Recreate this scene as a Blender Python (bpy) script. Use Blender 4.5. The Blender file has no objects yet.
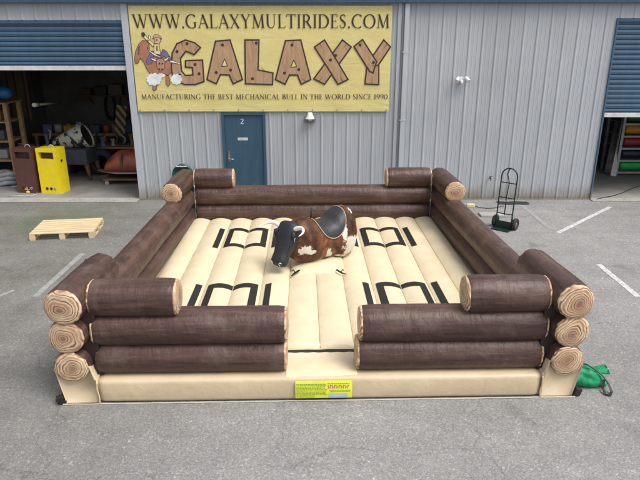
import bpy, bmesh, math, random
from mathutils import Vector, Matrix, noise
random.seed(7)
R = math.radians; PI = math.pi; sin = math.sin; cos = math.cos
S = bpy.context.scene; COL = S.collection

# ------------------------------------------------------------------ camera, sky, sun, exposure
CAMH, FPX, PITCH = 3.74, 590.0, R(19)
cd = bpy.data.cameras.new('camera'); cam = bpy.data.objects.new('camera', cd); COL.objects.link(cam)
cam.location = (0, 0, CAMH); cam.rotation_euler = (R(90) - PITCH, 0, 0)
cd.sensor_width = 36; cd.lens = FPX / 640 * 36; cd.clip_end = 400; cd.clip_start = 0.05
S.camera = cam
W = bpy.data.worlds.new('World'); S.world = W; W.use_nodes = True
wn = W.node_tree; bg = wn.nodes['Background']
sky = wn.nodes.new('ShaderNodeTexSky'); sky.sky_type = 'NISHITA'; sky.sun_disc = False
SUN_EL, SUN_AZ = 58, 124          # azimuth from +Y clockwise: high, from the right
sky.sun_elevation = R(SUN_EL); sky.sun_rotation = R(SUN_AZ); sky.dust_density = 4; sky.air_density = 1.2
hs = wn.nodes.new('ShaderNodeHueSaturation'); hs.inputs['Saturation'].default_value = 0.30
wn.links.new(sky.outputs[0], hs.inputs['Color']); wn.links.new(hs.outputs[0], bg.inputs['Color'])
bg.inputs['Strength'].default_value = 0.15
sl = bpy.data.lights.new('sun', 'SUN'); sl.energy = 1.7; sl.angle = R(30); sl.color = (1, 0.97, 0.93)
so = bpy.data.objects.new('sun', sl); COL.objects.link(so)
d = Vector((sin(R(SUN_AZ)) * cos(R(SUN_EL)), cos(R(SUN_AZ)) * cos(R(SUN_EL)), sin(R(SUN_EL))))
so.rotation_euler = d.to_track_quat('Z', 'Y').to_euler(); so.location = (6, -8, 14)
S.view_settings.view_transform = 'Standard'; S.view_settings.look = 'None'
S.view_settings.gamma = 1; S.view_settings.use_curve_mapping = False
S.view_settings.exposure = 0.40

# ------------------------------------------------------------------ survey helpers (points measured on the walls / ground)
_F = Vector((0, cos(PITCH), -sin(PITCH))); _U = Vector((0, sin(PITCH), cos(PITCH)))
def ray(x, y): return _F + Vector((1, 0, 0)) * ((x - 320) / FPX) + _U * ((240 - y) / FPX)
def aty(x, y, Y):
    d = ray(x, y); return Vector((0, 0, CAMH)) + d * (Y / d.y)
def atz(x, y, z):
    d = ray(x, y); return Vector((0, 0, CAMH)) + d * ((z - CAMH) / d.z)
WY = 13.9     # the cladding plane of the building

# ------------------------------------------------------------------ material helpers
def lin(c):
    if isinstance(c, (int, float)): c = (c, c, c)
    return (c[0], c[1], c[2], 1)
class NM:
    def __init__(s, name, rough=0.6, metal=0.0, spec=0.5):
        s.m = bpy.data.materials.new(name); s.m.use_nodes = True; s.t = s.m.node_tree
        s.b = s.t.nodes['Principled BSDF']; s.b.inputs['Roughness'].default_value = rough
        s.b.inputs['Metallic'].default_value = metal; s.b.inputs['Specular IOR Level'].default_value = spec
        s._c = None
    def n(s, ty, **kw):
        x = s.t.nodes.new(ty)
        for k, v in kw.items(): setattr(x, k, v)
        return x
    def l(s, a, b): s.t.links.new(a, b)
    def coord(s, scale=(1, 1, 1), kind='Object', jitter=False, loc=(0, 0, 0)):
        tc = s.n('ShaderNodeTexCoord'); mp = s.n('ShaderNodeMapping')
        mp.inputs['Scale'].default_value = scale; mp.inputs['Location'].default_value = loc
        src = tc.outputs[kind]
        if jitter:
            oi = s.n('ShaderNodeObjectInfo'); mu = s.n('ShaderNodeMath', operation='MULTIPLY'); mu.inputs[1].default_value = 37.0
            s.l(oi.outputs['Random'], mu.inputs[0]); va = s.n('ShaderNodeVectorMath', operation='ADD')
            s.l(src, va.inputs[0]); s.l(mu.outputs[0], va.inputs[1]); src = va.outputs[0]
        s.l(src, mp.inputs[0]); return mp.outputs[0]
    def noise(s, v, scale=5, detail=4, rough=0.55, dist=0):
        x = s.n('ShaderNodeTexNoise'); x.inputs['Scale'].default_value = scale; x.inputs['Detail'].default_value = detail
        x.inputs['Roughness'].default_value = rough; x.inputs['Distortion'].default_value = dist
        s.l(v, x.inputs['Vector']); return x.outputs['Fac']
    def voro(s, v, scale=5, out='Color', feature='F1'):
        x = s.n('ShaderNodeTexVoronoi'); x.feature = feature; x.inputs['Scale'].default_value = scale
        s.l(v, x.inputs['Vector']); return x.outputs[out]
    def ramp(s, f, stops, interp='LINEAR'):
        x = s.n('ShaderNodeValToRGB'); x.color_ramp.interpolation = interp; e = x.color_ramp.elements
        while len(e) < len(stops): e.new(0.5)
        for i, (p, c) in enumerate(stops): e[i].position = p; e[i].color = lin(c)
        s.l(f, x.inputs[0]); return x.outputs[0]
    def mix(s, f, a, b, mode='MIX'):
        x = s.n('ShaderNodeMix'); x.data_type = 'RGBA'; x.blend_type = mode
        for k, v, i in ((0, f, x.inputs[0]), (1, a, x.inputs[6]), (2, b, x.inputs[7])):
            if hasattr(v, 'is_linked'): s.l(v, i)
            else: i.default_value = lin(v) if k else v
        return x.outputs[2]
    def math(s, op, a, b=0.0):
        x = s.n('ShaderNodeMath', operation=op)
        for v, i in ((a, x.inputs[0]), (b, x.inputs[1])):
            if hasattr(v, 'is_linked'): s.l(v, i)
            else: i.default_value = v
        return x.outputs[0]
    def col(s, c):
        if hasattr(c, 'is_linked'): s.l(c, s.b.inputs['Base Color'])
        else: s.b.inputs['Base Color'].default_value = lin(c)
        return s
    def bump(s, h, strength=0.3, dist=0.01):
        x = s.n('ShaderNodeBump'); x.inputs['Strength'].default_value = strength; x.inputs['Distance'].default_value = dist
        s.l(h, x.inputs['Height']); s.l(x.outputs[0], s.b.inputs['Normal']); return s
    def rough(s, f, lo, hi):
        x = s.n('ShaderNodeMapRange'); x.inputs['To Min'].default_value = lo; x.inputs['To Max'].default_value = hi
        s.l(f, x.inputs[0]); s.l(x.outputs[0], s.b.inputs['Roughness']); return s
_pl = {}
def plain(name, c, rough=0.6, metal=0.0, var=0.18, scale=6, bump=0.0, spec=0.5):
    """a real surface colour with a little wear, dirt and roughness variation"""
    if name in _pl: return _pl[name]
    a = NM(name, rough, metal, spec); c = lin(c)[:3]
    v = a.coord(jitter=True); f = a.noise(v, scale, 5, 0.6)
    dk = tuple(x * (1 - var) for x in c); lt = tuple(min(1, x * (1 + var)) for x in c)
    a.col(a.ramp(f, [(0.3, dk), (0.7, lt)])); a.rough(f, max(0.05, rough - 0.1), min(1, rough + 0.1))
    if bump: a.bump(a.noise(v, scale * 6, 3), bump, 0.01)
    _pl[name] = a.m; return a.m

# --- asphalt
a = NM('asphalt', 0.9, spec=0.3); v = a.coord()
big = a.noise(v, 0.28, 5, 0.6); mid = a.noise(v, 2.2, 5, 0.65); fine = a.noise(v, 45, 4, 0.8)
sp = a.voro(v, 95, 'Color'); sepn = a.n('ShaderNodeSeparateColor'); a.l(sp, sepn.inputs[0])
sp2 = a.voro(v, 38, 'Color'); sepn2 = a.n('ShaderNodeSeparateColor'); a.l(sp2, sepn2.inputs[0])
base = a.ramp(big, [(0.3, (0.240, 0.235, 0.226)), (0.7, (0.310, 0.303, 0.292))])
base = a.mix(a.math('MULTIPLY', mid, 1.0), a.mix(1.0, base, (0.74, 0.74, 0.75), 'MULTIPLY'), a.mix(1.0, base, (1.2, 1.2, 1.2), 'MULTIPLY'))
chips = a.ramp(sepn.outputs[0], [(0.0, 0.70), (0.35, 0.90), (0.7, 1.0), (0.9, 1.08), (1.0, 1.5)])
chips2 = a.ramp(sepn2.outputs[1], [(0.0, 0.90), (0.8, 1.0), (0.96, 1.06), (1.0, 1.35)])
base = a.mix(1.0, base, chips, 'MULTIPLY'); base = a.mix(1.0, base, chips2, 'MULTIPLY')
base = a.mix(1.0, base, a.ramp(fine, [(0.3, 0.82), (0.7, 1.15)]), 'MULTIPLY')
# darker towards the left-hand side, plus a green mossy patch near the workshop bay
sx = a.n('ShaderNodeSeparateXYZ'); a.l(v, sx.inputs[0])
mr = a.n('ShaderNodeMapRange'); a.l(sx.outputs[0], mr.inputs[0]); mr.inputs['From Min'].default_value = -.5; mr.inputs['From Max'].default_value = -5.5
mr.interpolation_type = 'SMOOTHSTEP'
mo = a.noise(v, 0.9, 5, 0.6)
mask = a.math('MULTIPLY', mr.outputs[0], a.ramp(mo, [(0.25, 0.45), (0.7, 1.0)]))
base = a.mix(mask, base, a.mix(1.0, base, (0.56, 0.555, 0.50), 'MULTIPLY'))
g1 = a.n('ShaderNodeVectorMath', operation='DISTANCE'); a.l(v, g1.inputs[0]); g1.inputs[1].default_value = (-5.6, 12.3, 0)
gm = a.math('MULTIPLY', a.ramp(a.math('ADD', g1.outputs['Value'], a.math('MULTIPLY', mid, 1.6)), [(0.0, 1.0), (1.0, 1.0)]), 1.0)
gr_ = a.n('ShaderNodeMapRange'); a.l(a.math('ADD', g1.outputs['Value'], a.math('MULTIPLY', mid, 2.0)), gr_.inputs[0])
gr_.inputs['From Min'].default_value = 2.4; gr_.inputs['From Max'].default_value = 1.0
base = a.mix(a.math('MULTIPLY', gr_.outputs[0], 0.55), base, (0.10, 0.15, 0.06))
# dark oil spots, thin sealed cracks
oil = a.ramp(a.noise(a.coord(loc=(3, 1, 0)), 1.1, 3, 0.5, 0.6), [(0.64, 1.0), (0.74, 0.74)])
base = a.mix(1.0, base, a.ramp(a.noise(a.coord((.35, 1.6, 1), loc=(7, 2, 0)), 0.7, 6, 0.6, 0.4), [(0.35, 0.86), (0.5, 1.0), (0.7, 1.07)]), 'MULTIPLY')
base = a.mix(1.0, base, a.ramp(a.noise(a.coord(loc=(11, 5, 0)), 7.5, 2, 0.5), [(0.74, 1.0), (0.79, 0.6)]), 'MULTIPLY')
base = a.mix(1.0, base, oil, 'MULTIPLY')
cr = a.n('ShaderNodeTexVoronoi'); cr.feature = 'DISTANCE_TO_EDGE'; cr.inputs['Scale'].default_value = 0.35
wv = a.n('ShaderNodeVectorMath', operation='ADD'); a.l(v, wv.inputs[0])
wn_ = a.n('ShaderNodeTexNoise'); wn_.inputs['Scale'].default_value = 1.3; wn_.inputs['Detail'].default_value = 6; a.l(v, wn_.inputs['Vector'])
a.l(wn_.outputs['Color'], wv.inputs[1]); a.l(wv.outputs[0], cr.inputs['Vector'])
base = a.mix(1.0, base, a.ramp(cr.outputs['Distance'], [(0.0, 0.72), (0.0035, 1.0)]), 'MULTIPLY')
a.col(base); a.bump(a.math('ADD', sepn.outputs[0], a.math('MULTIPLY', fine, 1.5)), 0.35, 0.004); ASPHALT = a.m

# --- worn white line paint
a = NM('line_paint', 0.7); v = a.coord(); f = a.noise(v, 14, 6, 0.7); a.bump(f, 0.2, 0.003)
a.col(a.ramp(a.math('ADD', f, a.math('MULTIPLY', a.noise(v, 90, 3, 0.7), 0.35)), [(0.52, (0.29, 0.285, 0.28)), (0.70, (0.56, 0.56, 0.55)), (0.95, (0.70, 0.70, 0.69))]))
PAINT = a.m
a = NM('faded_line_paint', 0.8); v = a.coord(); f = a.noise(v, 10, 6, 0.7)
a.col(a.ramp(a.math('ADD', f, a.math('MULTIPLY', a.noise(v, 80, 3, 0.7), 0.4)), [(0.58, (0.23, 0.23, 0.22)), (0.82, (0.33, 0.33, 0.32)), (1.0, (0.42, 0.42, 0.41))]))
FADED = a.m
# --- concrete
a = NM('concrete', 0.85); v = a.coord(); f = a.noise(v, 1.6, 7, 0.65); g = a.noise(v, 40, 3, 0.7)
c = a.mix(1.0, a.ramp(f, [(0.3, (0.28, 0.27, 0.25)), (0.7, (0.42, 0.41, 0.385))]), a.ramp(g, [(0.3, 0.85), (0.7, 1.1)]), 'MULTIPLY')
a.col(c); a.bump(g, 0.2, 0.004); CONCRETE = a.m
# --- steel cladding with rain streaks
def cladding(name, c, streak=0.12):
    a = NM(name, 0.42, 0.0, 0.45); v = a.coord((6, 6, 0.35)); f = a.noise(v, 2.5, 5, 0.6)
    v2 = a.coord(); g = a.noise(v2, 0.8, 4, 0.5)
    lo = tuple(x * (1 - streak) for x in c); hi = tuple(x * (1 + streak * 0.6) for x in c)
    col = a.mix(1.0, a.ramp(f, [(0.25, lo), (0.75, hi)]), a.ramp(g, [(0.3, 0.93), (0.7, 1.04)]), 'MULTIPLY')
    sx_ = a.n('ShaderNodeSeparateXYZ'); a.l(v2, sx_.inputs[0]); wnz = a.n('ShaderNodeTexWhiteNoise'); wnz.noise_dimensions = '1D'
    a.l(a.math('FLOOR', a.math('DIVIDE', sx_.outputs[0], 0.9)), wnz.inputs['W']); col = a.mix(1.0, col, a.ramp(wnz.outputs['Value'], [(0, 0.955), (1, 1.03)]), 'MULTIPLY')
    col = a.mix(a.ramp(a.noise(a.coord((3, 3, .25), loc=(4, 0, 0)), 1.6, 6, .7), [(.62, 0.0), (.82, .35)]), col, (0.24, 0.235, 0.22))
    sz = a.n('ShaderNodeSeparateXYZ'); a.l(v2, sz.inputs[0])       # splash dirt along the foot
    h = a.math('ADD', sz.outputs[2], a.math('MULTIPLY', a.noise(v2, 3.5, 6, 0.7), -0.5))
    mr = a.n('ShaderNodeMapRange'); a.l(h, mr.inputs[0]); mr.inputs['From Min'].default_value = 0.12; mr.inputs['From Max'].default_value = -0.25
    col = a.mix(mr.outputs[0], col, (0.22, 0.19, 0.15))
    a.col(col); a.rough(f, 0.36, 0.55); a.bump(g, 0.15, 0.02); return a.m
CLAD = cladding('grey_steel_cladding', (0.385, 0.405, 0.430), .07)
TRIM = cladding('grey_trim', (0.43, 0.455, 0.485), 0.06)
BLUE = cladding('blue_steel', (0.050, 0.105, 0.172), 0.15)
BLUEDOOR = cladding('blue_door_paint', (0.040, 0.092, 0.142), 0.15)
# --- vinyl
def vinyl(name, c, rough=0.38, var=0.06, bscale=9):
    a = NM(name, rough, 0, 0.4); v = a.coord(); f = a.noise(v, 3, 5, 0.6); w = a.noise(v, bscale, 3, 0.5, 0.4)
    lo = tuple(x * (1 - var) for x in c); hi = tuple(min(1, x * (1 + var)) for x in c)
    d = a.noise(v, 1.3, 6, 0.7)
    col = a.mix(1.0, a.ramp(f, [(0.3, lo), (0.7, hi)]), a.ramp(d, [(0.3, (0.93, 0.92, 0.9)), (0.6, 1.0)]), 'MULTIPLY')
    sc = a.ramp(a.noise(a.coord((1, .45, 1), loc=(5, 3, 1)), 4.5, 7, .75, .5), [(.60, 0.0), (.78, .30)]); col = a.mix(sc, col, tuple(x * .62 for x in c))
    a.col(col); a.bump(a.math('ADD', w, a.math('MULTIPLY', a.noise(v, 70, 2), 0.12)), 0.4, 0.015); a.rough(f, rough - 0.06, rough + 0.12); return a.m
BEIGE = vinyl('beige_vinyl', (0.58, 0.465, 0.31), 0.42)
BEIGE_FLOOR = vinyl('cream_vinyl', (0.71, 0.605, 0.415), 0.42)
SEAMV = vinyl('seam_vinyl', (0.50, 0.39, 0.25), 0.5)
BLACKV = vinyl('black_vinyl', (0.018, 0.016, 0.015), 0.5)
WEB = vinyl('dark_brown_vinyl', (0.022, 0.014, 0.012), 0.5)
# --- printed bark vinyl
a = NM('bark_print_vinyl', 0.42, 0, 0.36)
v1 = a.coord((0.55, 7, 7), jitter=True); v2 = a.coord((1.6, 16, 16), jitter=True); v0 = a.coord((1, 1, 1), jitter=True)
f1 = a.noise(v1, 1.6, 6, 0.6, 0.5); f2 = a.noise(v2, 1.5, 5, 0.65, 0.8); f3 = a.noise(v0, 2.4, 4, 0.6)
c = a.ramp(f1, [(0.25, (0.034, 0.018, 0.015)), (0.5, (0.072, 0.039, 0.032)), (0.68, (0.110, 0.060, 0.047)), (0.85, (0.17, 0.10, 0.08))])
c = a.mix(a.ramp(f2, [(0.55, 0.0), (0.76, 0.42)]), c, (0.19, 0.135, 0.115))
c = a.mix(a.ramp(f2, [(0.28, 0.7), (0.42, 0.0)]), c, (0.012, 0.008, 0.008))
c = a.mix(a.ramp(f3, [(0.52, 0.0), (0.75, 0.38)]), c, (0.20, 0.145, 0.125))
vk = a.n('ShaderNodeTexVoronoi'); vk.inputs['Scale'].default_value = 1.0; a.l(a.coord((1.3, 2.6, 2.6), jitter=True), vk.inputs['Vector'])
c = a.mix(a.ramp(vk.outputs['Distance'], [(0.05, 0.6), (0.11, 0.0)]), c, (0.14, 0.07, 0.05))
a.col(c); a.rough(f2, 0.34, 0.56)
wr = a.math('ADD', a.noise(a.coord((3.5, 1.2, 1.2), jitter=True), 2.2, 4, 0.55, 0.6), a.math('MULTIPLY', a.noise(a.coord((5, 4, 4), jitter=True), 2.5, 3, 0.5, 1.2), .30))
a.bump(a.math('ADD', a.math('MULTIPLY', f2, 0.15), wr), 0.6, 0.03); BARK = a.m
# --- printed growth rings (local X is the log axis)
a = NM('log_end_print', 0.5, 0, 0.35); v = a.coord(); vj = a.coord(jitter=True)
nz = a.n('ShaderNodeTexNoise'); nz.inputs['Scale'].default_value = 8.0; nz.inputs['Detail'].default_value = 4; a.l(vj, nz.inputs['Vector'])
sb = a.n('ShaderNodeVectorMath', operation='SUBTRACT'); a.l(nz.outputs['Color'], sb.inputs[0]); sb.inputs[1].default_value = (0.5, 0.5, 0.5)
scl = a.n('ShaderNodeVectorMath', operation='SCALE'); a.l(sb.outputs[0], scl.inputs[0]); scl.inputs['Scale'].default_value = 0.075
ad = a.n('ShaderNodeVectorMath', operation='ADD'); a.l(v, ad.inputs[0]); a.l(scl.outputs[0], ad.inputs[1])
nz2 = a.n('ShaderNodeTexNoise'); nz2.inputs['Scale'].default_value = 2.6; nz2.inputs['Detail'].default_value = 1; a.l(vj, nz2.inputs['Vector'])
sb2 = a.n('ShaderNodeVectorMath', operation='SUBTRACT'); a.l(nz2.outputs['Color'], sb2.inputs[0]); sb2.inputs[1].default_value = (0.5, 0.5, 0.5)
sc2 = a.n('ShaderNodeVectorMath', operation='SCALE'); a.l(sb2.outputs[0], sc2.inputs[0]); sc2.inputs['Scale'].default_value = 0.16
ad2 = a.n('ShaderNodeVectorMath', operation='ADD'); a.l(ad.outputs[0], ad2.inputs[0]); a.l(sc2.outputs[0], ad2.inputs[1]); ad = ad2
mm = a.n('ShaderNodeVectorMath', operation='MULTIPLY'); a.l(ad.outputs[0], mm.inputs[0]); mm.inputs[1].default_value = (0, 1, 1)
ln = a.n('ShaderNodeVectorMath', operation='LENGTH'); a.l(mm.outputs[0], ln.inputs[0]); rr = ln.outputs['Value']
wv = a.math('SINE', a.math('MULTIPLY', rr, 330.0)); wv2 = a.math('SINE', a.math('MULTIPLY', rr, 215.0))
ringm = a.math('ADD', a.math('MULTIPLY', wv, 0.22), a.math('MULTIPLY', wv2, 0.36))
ringm = a.math('ADD', ringm, 0.56); ringm = a.math('ADD', ringm, a.math('MULTIPLY', a.math('SUBTRACT', a.noise(vj, 9, 4, 0.6), 0.5), 0.9))
c = a.ramp(ringm, [(0.10, (0.20, 0.095, 0.055)), (0.36, (0.42, 0.26, 0.16)), (0.62, (0.60, 0.44, 0.28)), (1.0, (0.68, 0.53, 0.36))])
c = a.mix(a.ramp(rr, [(0.006, 0.9), (0.045, 0.5), (0.11, 0.0)]), c, (0.19, 0.085, 0.055))
c = a.mix(a.ramp(a.noise(vj, 6, 4, 0.6), [(0.42, 0.0), (0.62, 0.60)]), c, (0.36, 0.215, 0.135))
a.col(c); a.bump(a.noise(vj, 14, 3), 0.35, 0.012); RINGS = a.m

# ------------------------------------------------------------------ mesh helpers
class MB:
    def __init__(s): s.bm = bmesh.new()
    def v(s, *p): return s.bm.verts.new(p if len(p) > 1 else p[0])
    def face(s, pts, mi=0):
        try: f = s.bm.faces.new([s.bm.verts.new(p) for p in pts]); f.material_index = mi; return f
        except ValueError: return None
    def box(s, lo, hi, M=None, mi=0):
        x0, y0, z0 = lo; x1, y1, z1 = hi
        P = [Vector(p) for p in ((x0, y0, z0), (x1, y0, z0), (x1, y1, z0), (x0, y1, z0), (x0, y0, z1), (x1, y0, z1), (x1, y1, z1), (x0, y1, z1))]
        if M is not None: P = [M @ p for p in P]
        V = [s.bm.verts.new(p) for p in P]
        for q in ((3, 2, 1, 0), (4, 5, 6, 7), (0, 1, 5, 4), (1, 2, 6, 5), (2, 3, 7, 6), (3, 0, 4, 7)):
            s.bm.faces.new([V[i] for i in q]).material_index = mi
        return s
    def bar(s, p, q, w, h, up=(0, 0, 1)):
        p = Vector(p); q = Vector(q); d = (q - p); L = d.length; d.normalize(); u = Vector(up)
        if abs(d.dot(u)) > 0.98: u = Vector((0, 1, 0))
        sd = d.cross(u).normalized(); u = sd.cross(d)
        M = Matrix((sd, d, u)).transposed().to_4x4(); M.translation = p
        return s.box((-w / 2, 0, -h / 2), (w / 2, L, h / 2), M)
    def tube(s, pts, r, n=12, caps=True, closed=False):
        pts = [Vector(p) for p in pts]; m = len(pts)
        rs = r if isinstance(r, (list, tuple)) else [r] * m
        rings = []; up = None
        for i, p in enumerate(pts):
            if closed: t = pts[(i + 1) % m] - pts[i - 1]
            else: t = pts[min(i + 1, m - 1)] - pts[max(i - 1, 0)]
            t.normalize()
            if up is None:
                up = Vector((0, 0, 1)) if abs(t.z) < 0.9 else Vector((1, 0, 0))
            sd = t.cross(up).normalized(); up = sd.cross(t).normalized()
            rings.append([s.bm.verts.new(p + (sd * cos(2 * PI * k / n) + up * sin(2 * PI * k / n)) * rs[i]) for k in range(n)])
        for i in range(m if closed else m - 1):
            A = rings[i]; B = rings[(i + 1) % m]
            for k in range(n):
                f = s.bm.faces.new((A[k], B[k], B[(k + 1) % n], A[(k + 1) % n])); f.smooth = True
        if caps and not closed:
            s.bm.faces.new(rings[0]); s.bm.faces.new(rings[-1][::-1])
        return s
    def loft(s, rings, caps=True, closed=True):
        VR = [[s.bm.verts.new(p) for p in r] for r in rings]; n = len(VR[0])
        for i in range(len(VR) - 1):
            for k in range(n if closed else n - 1):
                f = s.bm.faces.new((VR[i][k], VR[i][(k + 1) % n], VR[i + 1][(k + 1) % n], VR[i + 1][k])); f.smooth = True
        if caps:
            f = s.bm.faces.new(VR[0][::-1]); f.smooth = True
            f = s.bm.faces.new(VR[-1]); f.smooth = True
        return s
    def grid(s, fn, nu, nv):
        V = [[s.bm.verts.new(fn(i / nu, j / nv)) for j in range(nv + 1)] for i in range(nu + 1)]
        for i in range(nu):
            for j in range(nv):
                f = s.bm.faces.new((V[i][j], V[i + 1][j], V[i + 1][j + 1], V[i][j + 1])); f.smooth = True
        return s
    def cyl(s, p, q, r, n=24): return s.tube([p, q], r, n)
    def ball(s, c, r, M=None, seg=16):
        c = Vector(c); rx, ry, rz = r if isinstance(r, (list, tuple)) else (r, r, r)
        rings = []
        for i in range(1, seg // 2):
            t = PI * i / (seg // 2)
            rings.append([(M or Matrix.Identity(4)) @ (c + Vector((rx * sin(t) * cos(2 * PI * k / seg), ry * sin(t) * sin(2 * PI * k / seg), -rz * cos(t)))) for k in range(seg)])
        return s.loft(rings)
    def bevel(s, w=0.01, seg=2):
        bmesh.ops.bevel(s.bm, geom=s.bm.edges[:], offset=w, segments=seg, affect='EDGES', profile=0.6, clamp_overlap=True)
        return s
    def build(s, name, mat, parent=None, sub=0, fix=True):
        if fix: bmesh.ops.recalc_face_normals(s.bm, faces=s.bm.faces[:])
        me = bpy.data.meshes.new(name); s.bm.to_mesh(me); s.bm.free()
        for m in (mat if isinstance(mat, (list, tuple)) else [mat]): me.materials.append(m)
        o = bpy.data.objects.new(name, me); COL.objects.link(o)
        if parent: o.parent = parent
        if sub:
            md = o.modifiers.new('sub', 'SUBSURF'); md.levels = sub; md.render_levels = sub
            for p in me.polygons: p.use_smooth = True
        return o
def tag(o, label=None, cat=None, group=None, kind=None):
    if label: o['label'] = label
    if cat: o['category'] = cat
    if group: o['group'] = group
    if kind: o['kind'] = kind
    return o
def thing(name, loc, label, cat, rz=0, group=None):
    o = bpy.data.objects.new(name, None); COL.objects.link(o); o.empty_display_size = 0.1
    o.location = loc; o.rotation_euler = (0, 0, rz); return tag(o, label, cat, group)
def copy_tree(o, parent=None):
    c = o.copy(); COL.objects.link(c)
    if parent: c.parent = parent
    for ch in list(o.children): copy_tree(ch, c)
    return c
def N(x, y=0.0, z=0.0): return noise.noise(Vector((x, y, z)))

# ================================================================== GROUND
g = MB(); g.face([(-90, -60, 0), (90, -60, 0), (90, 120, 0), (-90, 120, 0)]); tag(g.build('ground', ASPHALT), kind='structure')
def stripe(p, q, w, mat, nseg=24, seed=0):
    p = Vector(p); q = Vector(q); d = (q - p); L = d.length; d.normalize(); n = Vector((-d.y, d.x, 0)); b = MB(); l = []; r = []
    for i in range(nseg + 1):
        t = i / nseg; c = p + d * L * t
        l.append(c + n * (w / 2 + 0.012 * N(i * .9, seed))); r.append(c - n * (w / 2 + 0.012 * N(i * .9, seed + 5)))
    for i in range(nseg): b.face([r[i], r[i + 1], l[i + 1], l[i]])
    return tag(b.build('parking_line', mat, fix=False), kind='structure')
stripe((-4.33, 8.2, .004), (-4.33, 10.1, .004), .10, FADED, seed=1)
stripe((-5.0, 8.0, .004), (-4.78, 8.45, .004), .07, FADED, seed=9)
stripe((4.84, 8.2, .004), (4.84, 9.55, .004), .10, PAINT, seed=2)
stripe((4.80, 11.30, .004), (6.75, 13.22, .004), .09, PAINT, seed=3)
stripe((4.74, 11.5, .004), (4.74, 13.3, .004), .10, FADED, seed=4)
b = MB(); b.box((-13, 13.62, 0.0), (-4.38, 13.98, .022)); b.bevel(.006, 1); tag(b.build('pavement', CONCRETE), kind='structure')
b = MB(); b.box((6.55, 13.70, 0.0), (14, 13.98, .022)); b.bevel(.006, 1); tag(b.build('pavement', CONCRETE), kind='structure')

# ================================================================== BUILDING
bld = thing('workshop_building', (0, WY, 0), 'long grey corrugated steel workshop with blue gutter, blue door and two roller shutters', 'building')
def ribwall(x0, x1, z0, z1, name='wall', y=0.0):
    """ribbed sheet: trapezoid ribs every 0.30 m with two shallow stiffeners between"""
    prof = [(0, 0), (.022, -.017), (.044, -.017), (.066, 0), (.118, 0), (.124, -.0035), (.136, -.0035), (.142, 0), (.206, 0), (.212, -.0035), (.224, -.0035), (.230, 0)]
    xs = []; k = math.floor(x0 / .3) - 1
    while k * .3 < x1:
        for px, pd in prof: xs.append((k * .3 + px, pd))
        k += 1
    pts = [p for p in xs if x0 < p[0] < x1]
    pts = [(x0, 0)] + pts + [(x1, 0)]
    b = MB(); nz = max(1, int((z1 - z0) / .5))
    for (xa, da), (xb, db) in zip(pts, pts[1:]):
        for j in range(nz):
            za = z0 + (z1 - z0) * j / nz; zb = z0 + (z1 - z0) * (j + 1) / nz
            b.face([(xa, y + da, za), (xb, y + db, za), (xb, y + db, zb), (xa, y + da, zb)])
    bmesh.ops.remove_doubles(b.bm, verts=b.bm.verts[:], dist=.0004)
    b.box((x0, y + .03, z0), (x1, y + .18, z1))
    return b.build(name, CLAD, bld)
DX0, DX1, DZ = -2.29, -1.27, 2.09
LX0, LX1, RX0, RX1 = -8.9, -4.38, 6.58, 10.8
ZT = 4.44
w1 = ribwall(-14, LX0 - .12, 0, ZT); ribwall(LX0 - .12, LX1 - .001, 4.09, ZT); ribwall(LX1 + .15, DX0, 0, ZT); ribwall(DX0, DX1, DZ, ZT)
ribwall(DX1, RX0 - .03, 0, ZT); ribwall(RX0 - .03, RX1, 4.13, ZT); ribwall(RX1, 15, 0, ZT)
# gutter, roof
b = MB(); gp = [(-.03, ZT + .02), (-.15, ZT + .0), (-.17, ZT + .13), (-.16, ZT + .14), (-.145, ZT + .135), (-.13, ZT + .03), (-.03, ZT + .04)]
b.loft([[(x, y, z) for y, z in gp] for x in (-14, -7, 0, 7, 15)]); 
for f in b.bm.faces: f.smooth = False
b.build('gutter', BLUE, bld)
b = MB(); b.box((-14, -.028, ZT + .001), (15, .18, ZT + .3)); b.build('fascia', BLUE, bld)
b = MB()
for i in range(97):
    x = -14 + i * .3
    b.face([(x, -.1, ZT + .31), (x + .03, -.1, ZT + .34), (x + .03, 14, ZT + 1.4), (x, 14, ZT + 1.37)])
    b.face([(x + .03, -.1, ZT + .34), (x + .06, -.1, ZT + .31), (x + .06, 14, ZT + 1.37), (x + .03, 14, ZT + 1.4)])
    b.face([(x + .06, -.1, ZT + .31), (x + .3, -.1, ZT + .31), (x + .3, 14, ZT + 1.37), (x + .06, 14, ZT + 1.37)])
b.build('roof', CLAD, bld)
# base angle, jambs
b = MB(); b.box((LX1 + .16, -.034, 0), (DX0 - .07, -.028, .035)); b.box((DX1 + .07, -.034, 0), (RX0 - .04, -.028, .035)); b.build('base_flashing', TRIM, bld)
b = MB(); b.box((LX1, -.04, 0), (LX1 + .15, .18, ZT - .001)); b.bevel(.006, 1); b.build('door_jamb', TRIM, bld)
b = MB(); b.box((LX0 - .12, -.04, 0), (LX0, .25, 4.13)); b.bevel(.006, 1); b.build('door_jamb', TRIM, bld)
b = MB(); b.box((RX0 - .03, -.036, 0), (RX0 + .01, .25, 4.13)); b.bevel(.004, 1); b.build('door_jamb', BLUE, bld)
b = MB(); b.box((RX1 - .04, -.036, 0), (RX1, .25, 4.13)); b.bevel(.004, 1); b.build('door_jamb', BLUE, bld)
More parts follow.
